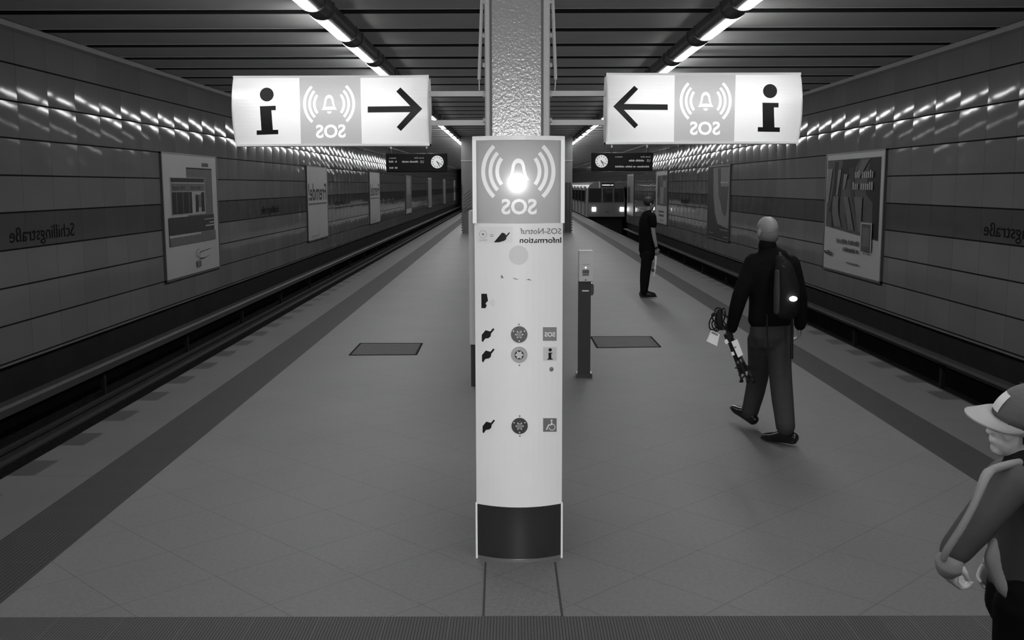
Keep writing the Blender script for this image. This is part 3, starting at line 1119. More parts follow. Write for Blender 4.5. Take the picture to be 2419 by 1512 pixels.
# ------------------------------------------------------------------ departure displays with clocks
def display(x0, x1, y0, y1, clock, rows, hang, label, shine):
    YD = 26.0
    a, b = P(x0, y1, YD), P(x1, y0, YD)
    t = thing('departure_display', label, 'display', ((a.x + b.x) / 2, YD, a.z))
    o = MB().box((a.x, YD, a.z), (b.x, YD + 0.25, b.z)).build('casing', M['disp'], t)
    bevel(o, 0.02, 3)
    fn = lambda x, y_: P(x, y_, YD - 0.004)
    c = P(clock[0], clock[1], YD)
    d = MB().disc((c.x, YD + 0.002, c.z), (0, -1, 0), 14.6 * 26 / F_PX, 0.012, 40).build('clock_dial', M['clock'], t)
    fn2 = lambda x, y_: P(x, y_, YD - 0.014)
    tick = []
    for k in range(12):
        a_ = 2 * PI * k / 12
        ca, sa = math.cos(a_), math.sin(a_)
        r0, r1, wd = 10.0, 13.0, 0.7
        tick = [(clock[0] + ca * r0 - sa * wd, clock[1] + sa * r0 + ca * wd), (clock[0] + ca * r1 - sa * wd, clock[1] + sa * r1 + ca * wd),
                (clock[0] + ca * r1 + sa * wd, clock[1] + sa * r1 - ca * wd), (clock[0] + ca * r0 + sa * wd, clock[1] + sa * r0 - ca * wd)]
        flat([tick], fn2, 'hour_mark', M['black'], d)

    def hand_(dx, dy, wd):
        l = math.hypot(dx, dy)
        ux, uy = dx / l, dy / l
        return [(clock[0] - ux * 2.5 - uy * wd, clock[1] - uy * 2.5 + ux * wd), (clock[0] + dx - uy * wd, clock[1] + dy + ux * wd),
                (clock[0] + dx + uy * wd, clock[1] + dy - ux * wd), (clock[0] - ux * 2.5 + uy * wd, clock[1] - uy * 2.5 - ux * wd)]
    flat([hand_(12.0, 7.0, 0.55)], lambda x, y_: P(x, y_, YD - 0.018), 'minute_hand', M['black'], d)
    flat([hand_(4.6, 8.6, 0.85)], lambda x, y_: P(x, y_, YD - 0.022), 'hour_hand', M['black'], d)
    for lp in rows:
        flat(lp, fn, 'display_line', M['disp_text'], t)
    for hx in hang:
        q0 = P(hx, y0 - 14, YD + 0.12)
        MB().tube([(q0.x, YD + 0.12, b.z - 0.02), (q0.x, YD + 0.12, CZ + 0.06)], 0.022, 8).build('hanger_pole', M['arm'], t)
        MB().tube([(q0.x, YD + 0.12, b.z - 0.01), (q0.x, YD + 0.12, b.z + 0.12)], 0.03, 8).build('hanger_clamp', M['steel_dark'], t)
    return t


display(912, 1056, 362, 407, (1033, 382.7),
        [text_loops('Abfahrt', 919, 936, 375, 3.0), text_loops('Linie Ziel', 979, 1001, 374.5, 3.4), word_bars(919, 930, 380.5, 384, 1, 1), word_bars(933.5, 937.5, 380.5, 384, 1, 2),
         word_bars(950, 988, 380.8, 384, 2, 3), text_loops('U5', 993, 1001, 385, 6), word_bars(920, 930, 395.5, 398.5, 1, 4), word_bars(933, 939.5, 394.5, 398.5, 1, 5)],
        (923, 1008), 'black departure display with a clock at its right end, left of the pillar', None)
display(1397, 1543, 360, 404, (1421, 381),
        [text_loops('Abfahrt', 1453, 1471, 372, 3.0), text_loops('Linie Ziel', 1514, 1536.5, 372, 3.4), word_bars(1486, 1522, 378, 381.5, 2, 7), text_loops('U5', 1528, 1536, 382, 6),
         word_bars(1453.5, 1475, 392.4, 395.6, 1, 8), word_bars(1477.5, 1494, 392.4, 395.6, 1, 9), word_bars(1496, 1502, 392.4, 395.6, 1, 10), word_bars(1505, 1534, 392.4, 395.6, 1, 11)],
        (1445, 1529), 'black departure display with a clock at its left end, above the train', None)


# ------------------------------------------------------------------ wall posters
ZP0, ZP1 = 0.27, 2.60


def poster(side, px_mid, label, layers, w_=3.5, z0=ZP0, z1=ZP1, py=500, paper='poster', cat='poster'):
    c = WP(px_mid, py, side)
    Yc = c.y
    t = thing('wall_poster', label, cat, (wall_x(side, Yc), Yc, z0))
    s = -side     # inward normal along x

    def fn(off):
        def f(u, v):
            # u: 0..1 from the left to the right of the picture; v: 0 top .. 1 bottom
            Y = Yc + (u - 0.5) * w_ * (-side)
            return (wall_x(side, Y) + s * off, Y, z1 + (z0 - z1) * v)
        return f
    f0 = fn(0.0)
    mb = MB()
    rr = [[f0(u, v) for u, v in ((0, 0), (1, 0), (1, 1), (0, 1))], [fn(0.035)(u, v) for u, v in ((0, 0), (1, 0), (1, 1), (0, 1))]]
    mb.rings(rr)
    mb.build('paper_sheet', M[paper], t)
    fr = MB()
    for u0, v0, u1, v1 in ((-0.012, -0.012, 0.0, 1.015), (1.0, -0.012, 1.012, 1.015), (-0.012, -0.012, 1.012, 0.0), (-0.012, 1.0, 1.012, 1.018)):
        fr.rings([[f0(u, v) for u, v in ((u0, v0), (u1, v0), (u1, v1), (u0, v1))], [fn(0.045)(u, v) for u, v in ((u0, v0), (u1, v0), (u1, v1), (u0, v1))]])
    fr.build('frame', M['poster_frame'], t)
    for k, (nm, m, loops) in enumerate(layers):
        if nm.split('_')[1] in ('window', 'shape', 'badge', 'bench', 'drawing') or nm == 'printed_window_bar':
            for l in loops:
                flat([l], fn(0.037 + 0.0015 * k), nm, M[m], t)
        else:
            flat(loops, fn(0.037 + 0.0015 * k), nm, M[m], t)
    return t


def PR(x0, y0, x1, y1):
    return rect(x0, y0, x1, y1)


# first left poster, a picture of a building
poster(-1, 452, 'pale wall poster with a picture of a shopfront, nearest poster on the left wall', [
    ('printed_building', 'p3', [PR(0.40, 0.10, 0.90, 0.53)]),
    ('printed_roof', 'p0', [PR(0.40, 0.10, 0.90, 0.113)]),
    ('printed_tab', 'p2', [PR(0.70, 0.055, 0.83, 0.088)]),
    ('printed_shopfront', 'p5', [PR(0.12, 0.185, 0.74, 0.50)]),
    ('printed_awning', 'p0', [PR(0.125, 0.19, 0.73, 0.225)]),
    ('printed_fascia', 'p3', [PR(0.13, 0.235, 0.73, 0.30)]),
    ('printed_shop_sign', 'p1', word_bars(0.14, 0.36, 0.26, 0.285, 2, 12, 0.2) + word_bars(0.46, 0.66, 0.26, 0.285, 2, 13, 0.2)),
    ('printed_window', 'p0', [PR(0.13, 0.305, 0.48, 0.485), PR(0.55, 0.33, 0.60, 0.48), PR(0.66, 0.31, 0.72, 0.48)]),
    ('printed_window_bar', 'p3', [PR(0.20, 0.31, 0.21, 0.48), PR(0.31, 0.31, 0.32, 0.48), PR(0.42, 0.31, 0.43, 0.48), PR(0.61, 0.33, 0.65, 0.44)]),
    ('printed_wall', 'p1', [PR(0.06, 0.51, 0.90, 0.65)]),
    ('printed_bench', 'p5', [PR(0.72, 0.60, 0.92, 0.612), PR(0.80, 0.575, 0.92, 0.585), PR(0.70, 0.545, 0.92, 0.552)]),
    ('printed_pavement', 'p3', [PR(0.06, 0.655, 0.92, 0.74)]),
    ('printed_kerb', 'p5', [PR(0.06, 0.655, 0.62, 0.672)]),
    ('printed_drawing', 'p2', [arc(0.55, 0.835, 0.030, 0.036, 0, 300, 16), [(0.58, 0.825), (0.80, 0.812), (0.80, 0.817), (0.58, 0.83)], [(0.56, 0.875), (0.66, 0.885), (0.80, 0.868), (0.66, 0.893), (0.58, 0.885)]]),
    ('printed_stamp', 'p3', [PR(0.52, 0.90, 0.60, 0.955)]),
])
P2 = [
    ('printed_headline', 'p0', text_loops('Fremde!', 0.05, 0.94, 0.455, 0.24)),
    ('printed_rule', 'p3', [PR(0.04, 0.495, 0.95, 0.52)]),
    ('printed_seal', 'p4', [arc(0.50, 0.90, 0.05, 0.06, -60, 120, 12), PR(0.15, 0.945, 0.45, 0.955), PR(0.1, 0.965, 0.5, 0.972)]),
]
poster(-1, 749.5, 'pale wall poster with one big dark word, second on the left wall', P2, 3.6)
poster(-1, 885, 'pale wall poster with one big dark word, third and smaller looking on the left wall', P2, 3.7)
poster(-1, 965, 'grey wall poster with a white foot, fourth along the left wall', [('printed_field', 'p3', [PR(0.0, 0.0, 1.0, 0.88)]), ('printed_corner', 'p4', [PR(0.2, 0.05, 0.8, 0.5)])], 3.6)
poster(-1, 1015, 'dim wall poster, fifth along the left wall', [('printed_field', 'p4', [PR(0.04, 0.03, 0.96, 0.97)])], 3.6)
poster(-1, 1049.5, 'dim narrow looking wall poster, sixth along the left wall', [('printed_field', 'p4', [PR(0.04, 0.03, 0.96, 0.97)])], 3.6)
poster(-1, 1073.5, 'tiny pale wall poster beside the enclosure, last along the left wall', [('printed_field', 'p3', [PR(0.04, 0.3, 0.96, 0.6)])], 3.6)
# first right poster, long-haired figures
rn = random.Random(4)


def blade(x0, x1, w0, w1, y0, y1, bend, n=10):
    a, b = [], []
    for i in range(n + 1):
        f = i / n
        x = x0 + (x1 - x0) * f + bend * math.sin(PI * f)
        ww = (w0 + (w1 - w0) * f) / 2
        yy = y0 + (y1 - y0) * f
        a.append((x - ww, yy))
        b.append((x + ww, yy))
    return a + b[::-1]


poster(1, 2016, 'large wall poster of a dark leafy photo with pale text, nearest on the right wall', [
    ('printed_photo', 'p2', [[(0.02, 0.045), (0.95, 0.045), (0.95, 0.695), (0.02, 0.63)]]),
    ('printed_dark_corner', 'p0', [[(0.78, 0.05), (0.945, 0.05), (0.945, 0.69), (0.85, 0.68), (0.84, 0.4), (0.72, 0.33)], [(0.3, 0.05), (0.62, 0.05), (0.5, 0.15), (0.42, 0.22), (0.33, 0.18)]]),
    ('printed_dark_strand', 'p0', [blade(0.2, 0.10, 0.08, 0.05, 0.06, 0.5, 0.03)]),
    ('printed_dark_strand', 'p0', [blade(0.33, 0.27, 0.07, 0.03, 0.1, 0.52, -0.03)]),
    ('printed_dark_strand', 'p1', [blade(0.48, 0.70, 0.09, 0.03, 0.12, 0.66, -0.06)]),
    ('printed_dark_strand', 'p1', [blade(0.38, 0.47, 0.02, 0.05, 0.5, 0.64, 0.0)]),
    ('printed_dark_strand', 'p0', [blade(0.12, 0.16, 0.01, 0.04, 0.5, 0.63, 0.01)]),
    ('printed_pale_shape', 'p4', [blade(0.08, 0.04, 0.1, 0.05, 0.12, 0.42, 0.0)]),
    ('printed_pale_shape', 'p4', [blade(0.27, 0.23, 0.06, 0.03, 0.13, 0.35, 0.0)]),
    ('printed_pale_shape', 'p4', [blade(0.38, 0.36, 0.07, 0.02, 0.17, 0.3, 0.0)]),
    ('printed_pale_shape', 'p3', [blade(0.72, 0.60, 0.12, 0.06, 0.06, 0.2, 0.0)]),
    ('printed_pale_shape', 'p3', [blade(0.22, 0.27, 0.10, 0.14, 0.36, 0.62, -0.03)]),
    ('printed_pale_shape', 'p3', [blade(0.40, 0.52, 0.08, 0.10, 0.36, 0.64, 0.0)]),
    ('printed_pale_shape', 'p3', [blade(0.62, 0.66, 0.14, 0.05, 0.36, 0.64, 0.0)]),
    ('printed_headline', 'p5', word_bars(0.55, 0.86, 0.155, 0.205, 2, 21, 0.25) + word_bars(0.52, 0.86, 0.25, 0.30, 2, 22, 0.25)),
    ('printed_phone_edge', 'p5', [PR(0.685, 0.56, 0.865, 0.79)]),
    ('printed_phone', 'p2', [PR(0.70, 0.572, 0.85, 0.79)]),
    ('printed_phone_screen', 'p3', [PR(0.72, 0.60, 0.83, 0.75)]),
    ('printed_slogan', 'p1', word_bars(0.27, 0.67, 0.725, 0.757, 3, 23, 0.2) + word_bars(0.39, 0.67, 0.79, 0.82, 2, 24, 0.2)),
    ('printed_footer', 'p1', word_bars(0.46, 0.68, 0.905, 0.918, 1, 25, 0.1) + word_bars(0.74, 0.86, 0.80, 0.81, 2, 26, 0.1)),
    ('printed_badge', 'p1', [PR(0.04, 0.845, 0.08, 0.87), PR(0.105, 0.835, 0.13, 0.88), PR(0.15, 0.85, 0.20, 0.862), PR(0.15, 0.868, 0.19, 0.88)]),
], 3.45)
poster(1, 1698.5, 'dark wall poster with a pale curved blade shape, second on the right wall', [
    ('printed_field', 'p1', [PR(0.0, 0.0, 1.0, 1.0)]),
    ('printed_blade', 'p4', [[(0.25, 0.02), (0.98, 0.02), (0.98, 0.84), (0.5, 0.80), (0.36, 0.65), (0.27, 0.4)]]),
    ('printed_hollow', 'p2', [[(0.45, 0.03), (0.60, 0.03), (0.62, 0.28), (0.96, 0.28), (0.90, 0.60), (0.84, 0.69), (0.72, 0.64), (0.52, 0.40)]]),
    ('printed_caption', 'p5', [PR(0.60, 0.215, 0.94, 0.235), PR(0.1, 0.935, 0.3, 0.943), PR(0.6, 0.865, 0.96, 0.873), PR(0.78, 0.955, 0.98, 0.963)]),
], 3.6)
poster(1, 1563.5, 'wall poster with a dark photo above a white text field, behind the standing man', [
    ('printed_photo', 'p2', [PR(0.12, 0.07, 0.98, 0.66)]),
    ('printed_dark_shape', 'p0', [PR(0.15, 0.1, 0.35, 0.5), PR(0.6, 0.08, 0.95, 0.16)]),
    ('printed_pale_shape', 'p4', [PR(0.4, 0.3, 0.7, 0.62), PR(0.65, 0.18, 0.9, 0.3)]),
    ('printed_lines', 'p2', word_bars(0.25, 0.75, 0.76, 0.79, 1, 31, 0.2) + word_bars(0.3, 0.75, 0.83, 0.87, 1, 32, 0.2) + word_bars(0.4, 0.75, 0.93, 0.95, 1, 33, 0.2)),
], 3.7)
poster(1, 1490, 'narrow dim wall poster close beside the train', [('printed_field', 'p4', [PR(0.05, 0.03, 0.95, 0.7)]), ('printed_dark_shape', 'p2', [PR(0.05, 0.3, 0.5, 0.7)])], 3.4)


# station name on the dark tile band
def station_name(side, Ya, Yb, label):
    z0 = 1.29
    def fn(u, v):
        Y = Ya + (Yb - Ya) * u
        return (wall_x(side, Y) - side * 0.006, Y, z0 + v)
    loops = text_loops('Schillingstraße', 0.0, 1.0, 0.0, 1.0)
    loops = [[(x, -y_ * 0.20) for x, y_ in l] for l in loops]
    o = flat(loops, fn, 'station_name', M['letters'], None)
    tag(o, label, 'lettering')


nmL = WP(22, 560, -1).y, WP(175, 545, -1).y
station_name(-1, nmL[0], nmL[1], 'dark station name on the tile band, nearest on the left wall')
yr0 = WP(2325, 545, 1).y
station_name(1, yr0, yr0 - 2.1, 'dark station name cut by the right edge of the picture, on the right wall')
for px, lab in ((638, 'small dark station name on the left wall between the first two posters'), (802, 'tiny dark station name on the left wall between the two word posters')):
    yy = WP(px, 490, -1).y
    station_name(-1, yy - 1.0, yy + 1.0, lab)
for px, lab in ((1619, 'tiny dark station name on the right wall behind the standing man'),):
    yy = WP(px, 475, 1).y
    station_name(1, yy + 1.0, yy - 1.0, lab)


# ------------------------------------------------------------------ platform furniture
def box_px(x0, y0, x1, y1, Y, depth):
    a, b = P(x0, y1, Y), P(x1, y0, Y)
    return MB().box((a.x, Y, a.z), (b.x, Y + depth, b.z))


YV = G(1382, 893).y
v = thing('ticket_validator', 'slim ticket validator post with pale head and dark pedestal, right of the call pillar', 'validator', (P(1382, 893, YV).x, YV, 0))
a, b = P(1367.5, 700, YV), P(1396, 665, YV)
o = MB().box((a.x, YV, 0.0), (b.x, YV + 0.14, b.z)).build('pedestal', M['validator_grey'], v)
o = MB().box((a.x - 0.02, YV - 0.015, 0.0), (b.x + 0.02, YV + 0.16, 0.05)).build('foot_plate', M['black_gloss'], v)
h0, h1 = P(1367, 665, YV), P(1401, 592, YV)
o = MB().box((h0.x, YV - 0.03, h0.z), (h1.x, YV + 0.15, h1.z)).build('head', M['validator_pale'], v)
bevel(o, 0.008)
o = MB().box((h0.x + 0.002, YV - 0.034, P(0, 597, YV).z), (h1.x - 0.002, YV - 0.03, h1.z - 0.004)).build('head_band', M['pale_print'], v)
fv = lambda x, y_: P(x, y_, YV - 0.036)
flat([rect(1376, 637.5, 1391.5, 646.5)], fv, 'screen', M['steel_dark'], v)
flat([rect(1376, 648.5, 1391.5, 650.5)], fv, 'ticket_slot', M['black'], v)
flat([circ(1383.5, 661.5, 1.6, 10)], fv, 'keyhole', M['black'], v)
flat([circ(1383.8, 632.3, 2.0, 12)], fv, 'signal_lamp', M['dest'], v)
flat([rect(1375, 624.5, 1393, 625.3)], fv, 'print_line', M['grey_print'], v)
flat([rect(1375, 685.5, 1391, 688.7)], lambda x, y_: P(x, y_, YV - 0.003), 'maker_plate', mat('white plate', 0.75, 0.4), v)
s0, s1 = P(1396, 698, YV + 0.02), P(1403, 670, YV + 0.02)
pts = [(s0.x - 0.002, s0.z), (s0.x + 0.018, s0.z), (s1.x, s0.z + 0.025), (s1.x, s1.z - 0.02), (s0.x + 0.018, s1.z), (s0.x - 0.002, s1.z)]
MB().rings([[(x, YV + dy, z) for x, z in pts] for dy in (0.02, 0.12)]).build('side_box', M['black_gloss'], v)

# ticket machine mostly hidden behind the call pillar
YT = G(1110, 914).y
a, b = P(1106.5, 815, YT), P(1106.5, 498, YT)
tm = thing('ticket_machine', 'white ticket machine with a dark base, mostly hidden behind the call pillar', 'ticket machine', (a.x + 0.35, YT, 0))
o = MB().box((b.x, YT, a.z), (b.x + 0.74, YT + 0.45, b.z)).build('cabinet', mat('machine enamel', 0.5, 0.4), tm)
bevel(o, 0.008)
MB().box((b.x + 0.012, YT + 0.02, 0.0), (b.x + 0.73, YT + 0.44, a.z)).build('base', M['validator_grey'], tm)
MB().box((b.x + 0.2, YT - 0.006, 1.15), (b.x + 0.55, YT, 1.45)).build('screen', M['glass'], tm)
MB().box((b.x + 0.25, YT - 0.006, 0.62), (b.x + 0.5, YT, 0.75)).build('ticket_tray', M['steel_dark'], tm)


# grates let into the floor
def grate(c4, label):
    pts = [G(*c) for c in c4]
    t = thing('floor_grate', label, 'grate', sum(pts, Vector()) / 4)
    z = Vector((0, 0, 0.004))
    MB().add([p for p in pts] + [p + z for p in pts], [(4, 5, 6, 7), (0, 1, 5, 4), (1, 2, 6, 5), (2, 3, 7, 6), (3, 0, 4, 7)]).build('grate_plate', M['grate'], t)
    fr = MB()
    for i in range(4):
        p_, q_ = pts[i], pts[(i + 1) % 4]
        d = (q_ - p_).normalized()
        s = d.cross(Vector((0, 0, 1))) * 0.012
        fr.add([p_ - s, p_ + s, q_ + s, q_ - s] + [k + Vector((0, 0, 0.006)) for k in (p_ - s, p_ + s, q_ + s, q_ - s)],
               [(4, 5, 6, 7), (0, 1, 5, 4), (1, 2, 6, 5), (2, 3, 7, 6), (3, 0, 4, 7)])
    fr.build('grate_frame', M['concrete_dark'], t)
    return t


grate([(852, 811.5), (997, 811.5), (983, 838.5), (826, 839.5)], 'dark steel floor grate left of the call pillar')
grate([(1396, 796), (1537, 795.5), (1560, 820), (1411, 822)], 'dark steel floor grate right of the ticket validator')

# ------------------------------------------------------------------ train
YTR = 62.6
tr = thing('subway_train', 'subway train with two bright headlights arriving on the right track', 'train', (P(1433, 500, YTR).x, YTR, ZT))


def TZ(py):
    return P(1433, py, YTR).z


tx0, tx1 = P(1386.5, 480, YTR).x, P(1476, 480, YTR).x
zt0, zt1 = TZ(512), TZ(428.5)
hw = (tx1 - tx0) / 2
txc = (tx0 + tx1) / 2
prof = [(-1, zt0), (-1, TZ(478)), (-0.96, TZ(445)), (-0.86, TZ(437)), (-0.62, TZ(431)), (-0.3, zt1), (0.3, zt1), (0.62, TZ(431)), (0.86, TZ(437)), (0.96, TZ(445)), (1, TZ(478)), (1, zt0)]
sk = 0.006
MB().rings([[(txc + hw * a_ + sk * (Y - YTR), Y, z) for a_, z in prof] for Y in (YTR, YTR + 17.9)]).build('car_body', M['train'], tr)
MB().rings([[(txc + hw * a_ * 0.99 + sk * (Y - YTR), Y, z) for a_, z in prof] for Y in (YTR + 18.3, YTR + 36)]).build('rear_car_body', M['train'], tr)
MB().box((txc - hw * 0.9, YTR + 0.25, ZT + 0.17), (txc + hw * 0.9, YTR + 36, zt0)).build('underframe', M['train_dark'], tr)
ft = lambda off: (lambda x, y_: P(x, y_, YTR - off))
for k, (x0, x1) in enumerate(((1390, 1421), (1424, 1447.5), (1450.5, 1473.5))):
    flat([rect(x0 - 0.7, 444.3, x1 + 0.7, 478.5)], ft(0.01), 'window_frame', mat('window frame %d' % k, 0.2, 0.4), tr)
    flat([rect(x0, 445, x1, 477.8)], ft(0.02), 'front_window', M['glass'], tr)
flat([rect(1421, 432.5, 1451, 441.8)], ft(0.012), 'destination_box', M['black'], tr)
flat(word_bars(1422.5, 1449.5, 436.2, 438.4, 2, 41, 0.1), ft(0.02), 'destination_lettering', M['dest'], tr)
for px in (1403, 1469):
    c = P(px, 494.5, YTR)
    o = MB().box((c.x - 0.115, YTR - 0.03, c.z - 0.12), (c.x + 0.115, YTR + 0.01, c.z + 0.12)).build('headlight', M['headlight'], tr)
    bevel(o, 0.04, 3)
flat(word_bars(1431, 1439, 499.5, 501.5, 1, 42, 0.1), ft(0.012), 'fleet_number', M['black'], tr)
MB().box((txc - 0.14, YTR - 0.35, ZT + 0.35), (txc + 0.14, YTR + 0.2, ZT + 0.65)).build('coupler', M['train_dark'], tr)
MB().tube([(txc - 0.35 * hw, YTR - 0.02, TZ(429)), (txc - 0.33 * hw, YTR - 0.02, TZ(444))], 0.03, 6).build('lamp_rail', M['frame'], tr)
# platform side: doors and windows
for k in range(9):
    Y = YTR + 1.2 + k * 3.9
    if 17.0 < Y - YTR < 18.6:
        continue
    xx = txc - hw + sk * (Y - YTR)
    d = MB().box((xx - 0.03, Y, zt0 + 0.05), (xx, Y + 1.3, TZ(440))).build('side_door', M['train_roof'], tr)
    for yy in (0.12, 0.72):
        MB().box((xx - 0.04, Y + yy, TZ(482)), (xx - 0.03, Y + yy + 0.46, TZ(450))).build('door_window', M['glass'], d)
    MB().box((xx - 0.025, Y + 1.6, TZ(478)), (xx + 0.05, Y + 3.5, TZ(450))).build('side_window', M['glass'], tr)


# ------------------------------------------------------------------ people
def frame_of(t, hint):
    a = (hint - t * hint.dot(t))
    if a.length < 1e-4:
        a = t.orthogonal()
    a.normalize()
    return a, t.cross(a).normalized()


class Blob:
    """collects closed lofts and ellipsoids, then fuses them into one skin"""
    def __init__(s):
        s.mb = MB()

    def chain(s, pts, rad, hint=(1, 0, 0), n=16, sub=3):
        pts = [Vector(p) for p in pts]
        hint = Vector(hint)
        rad = [(r, r) if not isinstance(r, tuple) else r for r in rad]
        # resample with a smooth curve
        P_, R_ = [], []
        m = len(pts)
        for i in range(m - 1):
            p0, p1, p2, p3 = pts[max(i - 1, 0)], pts[i], pts[i + 1], pts[min(i + 2, m - 1)]
            for k in range(sub):
                t = k / sub
                P_.append(0.5 * ((2 * p1) + (p2 - p0) * t + (2 * p0 - 5 * p1 + 4 * p2 - p3) * t * t + (3 * p1 - p0 - 3 * p2 + p3) * t ** 3))
                e = t * t * (3 - 2 * t)
                R_.append((rad[i][0] * (1 - e) + rad[i + 1][0] * e, rad[i][1] * (1 - e) + rad[i + 1][1] * e))
        P_.append(pts[-1])
        R_.append(rad[-1])
        rs = []
        M_ = len(P_)
        for i in range(M_):
            t = (P_[min(i + 1, M_ - 1)] - P_[max(i - 1, 0)]).normalized()
            a, b = frame_of(t, hint)
            ra, rb = R_[i]
            ring = lambda c, k: [c + a * (math.cos(j * 2 * PI / n) * ra * k) + b * (math.sin(j * 2 * PI / n) * rb * k) for j in range(n)]
            e = min(ra, rb)
            if i == 0:
                rs += [ring(P_[i] - t * e * 0.9, 0.3), ring(P_[i] - t * e * 0.6, 0.75)]
            rs.append(ring(P_[i], 1.0))
            if i == M_ - 1:
                rs += [ring(P_[i] + t * e * 0.6, 0.75), ring(P_[i] + t * e * 0.9, 0.3)]
        s.mb.rings(rs)
        return s

    def ell(s, c, ax, ay, az, n=16, m=10):
        c, ax, ay, az = map(Vector, (c, ax, ay, az))
        rs = []
        for i in range(1, m):
            th = PI * i / m
            rs.append([c + az * math.cos(th) + (ax * math.cos(j * 2 * PI / n) + ay * math.sin(j * 2 * PI / n)) * math.sin(th) for j in range(n)])
        s.mb.rings(rs)
        return s

    def build(s, name, m, parent, voxel=0.01, smooth=4):
        o = s.mb.build('tmp', None, None)
        md = o.modifiers.new('r', 'REMESH')
        md.mode = 'VOXEL'
        md.voxel_size = voxel
        if smooth:
            ms = o.modifiers.new('s', 'SMOOTH')
            ms.factor = 0.5
            ms.iterations = smooth
        dg = bpy.context.evaluated_depsgraph_get()
        me = bpy.data.meshes.new_from_object(o.evaluated_get(dg))
        bpy.data.objects.remove(o)
        me.name = name
        me.materials.clear()
        return link(name, me, m, parent, True)


def hand(b, wrist, fd, pn, ts, s=1.0, curl=0.5):
    """wrist, finger direction, palm normal (the way fingers curl), thumb side"""
    wrist, fd, pn = Vector(wrist), Vector(fd).normalized(), Vector(pn)
    pn = (pn - fd * pn.dot(fd)).normalized()
    ts = Vector(ts)
    ts = (ts - fd * ts.dot(fd) - pn * ts.dot(pn)).normalized()
    k = wrist + fd * 0.09 * s
    b.chain([wrist - fd * 0.03 * s, wrist + fd * 0.01 * s, wrist + fd * 0.045 * s, k], [(0.026 * s, 0.02 * s), (0.026 * s, 0.017 * s), (0.038 * s, 0.015 * s), (0.040 * s, 0.012 * s)], ts)
    for i, (off, L) in enumerate(((0.030, 0.075), (0.010, 0.084), (-0.010, 0.078), (-0.029, 0.06))):
        p = k + ts * off * s
        pts = [p - fd * 0.01 * s, p]
        ang = 0.15
        d = fd
        for seg in (0.45, 0.32, 0.26):
            ang += curl
            d = fd * math.cos(ang) + pn * math.sin(ang)
            p = p + d * L * seg * s
            pts.append(p)
        b.chain(pts, [0.0095 * s, 0.0095 * s, 0.009 * s, 0.008 * s, 0.007 * s], ts, n=10, sub=2)
    p = wrist + fd * 0.03 * s + ts * 0.028 * s
    d1 = (fd * 0.6 + ts * 0.7 + pn * 0.3).normalized()
    d2 = (fd * 0.85 + pn * 0.5).normalized()
    b.chain([p - ts * 0.015 * s, p, p + d1 * 0.03 * s, p + d1 * 0.03 * s + d2 * 0.028 * s], [0.012 * s, 0.012 * s, 0.010 * s, 0.008 * s], ts, n=10, sub=2)
    return k


def head(b, c, f, up, s=1.0):
    """c: middle of the skull at eye height, f: facing, up"""
    f, up = Vector(f).normalized(), Vector(up)
    up = (up - f * up.dot(f)).normalized()
    r = f.cross(up).normalized()
    b.ell(c + up * 0.03 * s - f * 0.008 * s, r * 0.076 * s, f * 0.096 * s, up * 0.092 * s)
    b.ell(c - up * 0.035 * s + f * 0.028 * s, r * 0.060 * s, f * 0.066 * s, up * 0.075 * s)
    b.ell(c - up * 0.088 * s + f * 0.055 * s, r * 0.030 * s, f * 0.030 * s, up * 0.025 * s)
    b.ell(c - up * 0.065 * s + f * 0.020 * s, r * 0.056 * s, f * 0.05 * s, up * 0.035 * s)
    b.ell(c + up * 0.018 * s + f * 0.078 * s, r * 0.048 * s, f * 0.018 * s, up * 0.012 * s)
    b.chain([c + up * 0.008 * s + f * 0.088 * s, c - up * 0.018 * s + f * 0.100 * s, c - up * 0.034 * s + f * 0.106 * s], [(0.009 * s, 0.010 * s), (0.012 * s, 0.012 * s), (0.016 * s, 0.012 * s)], r, n=10)
    b.ell(c - up * 0.058 * s + f * 0.088 * s, r * 0.024 * s, f * 0.011 * s, up * 0.006 * s)
    b.ell(c - up * 0.068 * s + f * 0.085 * s, r * 0.020 * s, f * 0.011 * s, up * 0.006 * s)
    for q in (-1, 1):
        b.ell(c - up * 0.01 * s - f * 0.006 * s + r * q * 0.078 * s, r * 0.010 * s, f * 0.018 * s, up * 0.032 * s)
        b.ell(c - up * 0.022 * s + f * 0.062 * s + r * q * 0.035 * s, r * 0.022 * s, f * 0.02 * s, up * 0.018 * s)
    return r, f, up


def eyes(parent, c, r, f, up, s, closed=False):
    for q in (-1, 1):
        e = Blob().ell(c + up * 0.0 + f * 0.082 * s + r * q * 0.031 * s, r * 0.013 * s, f * 0.010 * s, up * 0.009 * s).mb.build('eye', M['eye_dark'], parent, True)


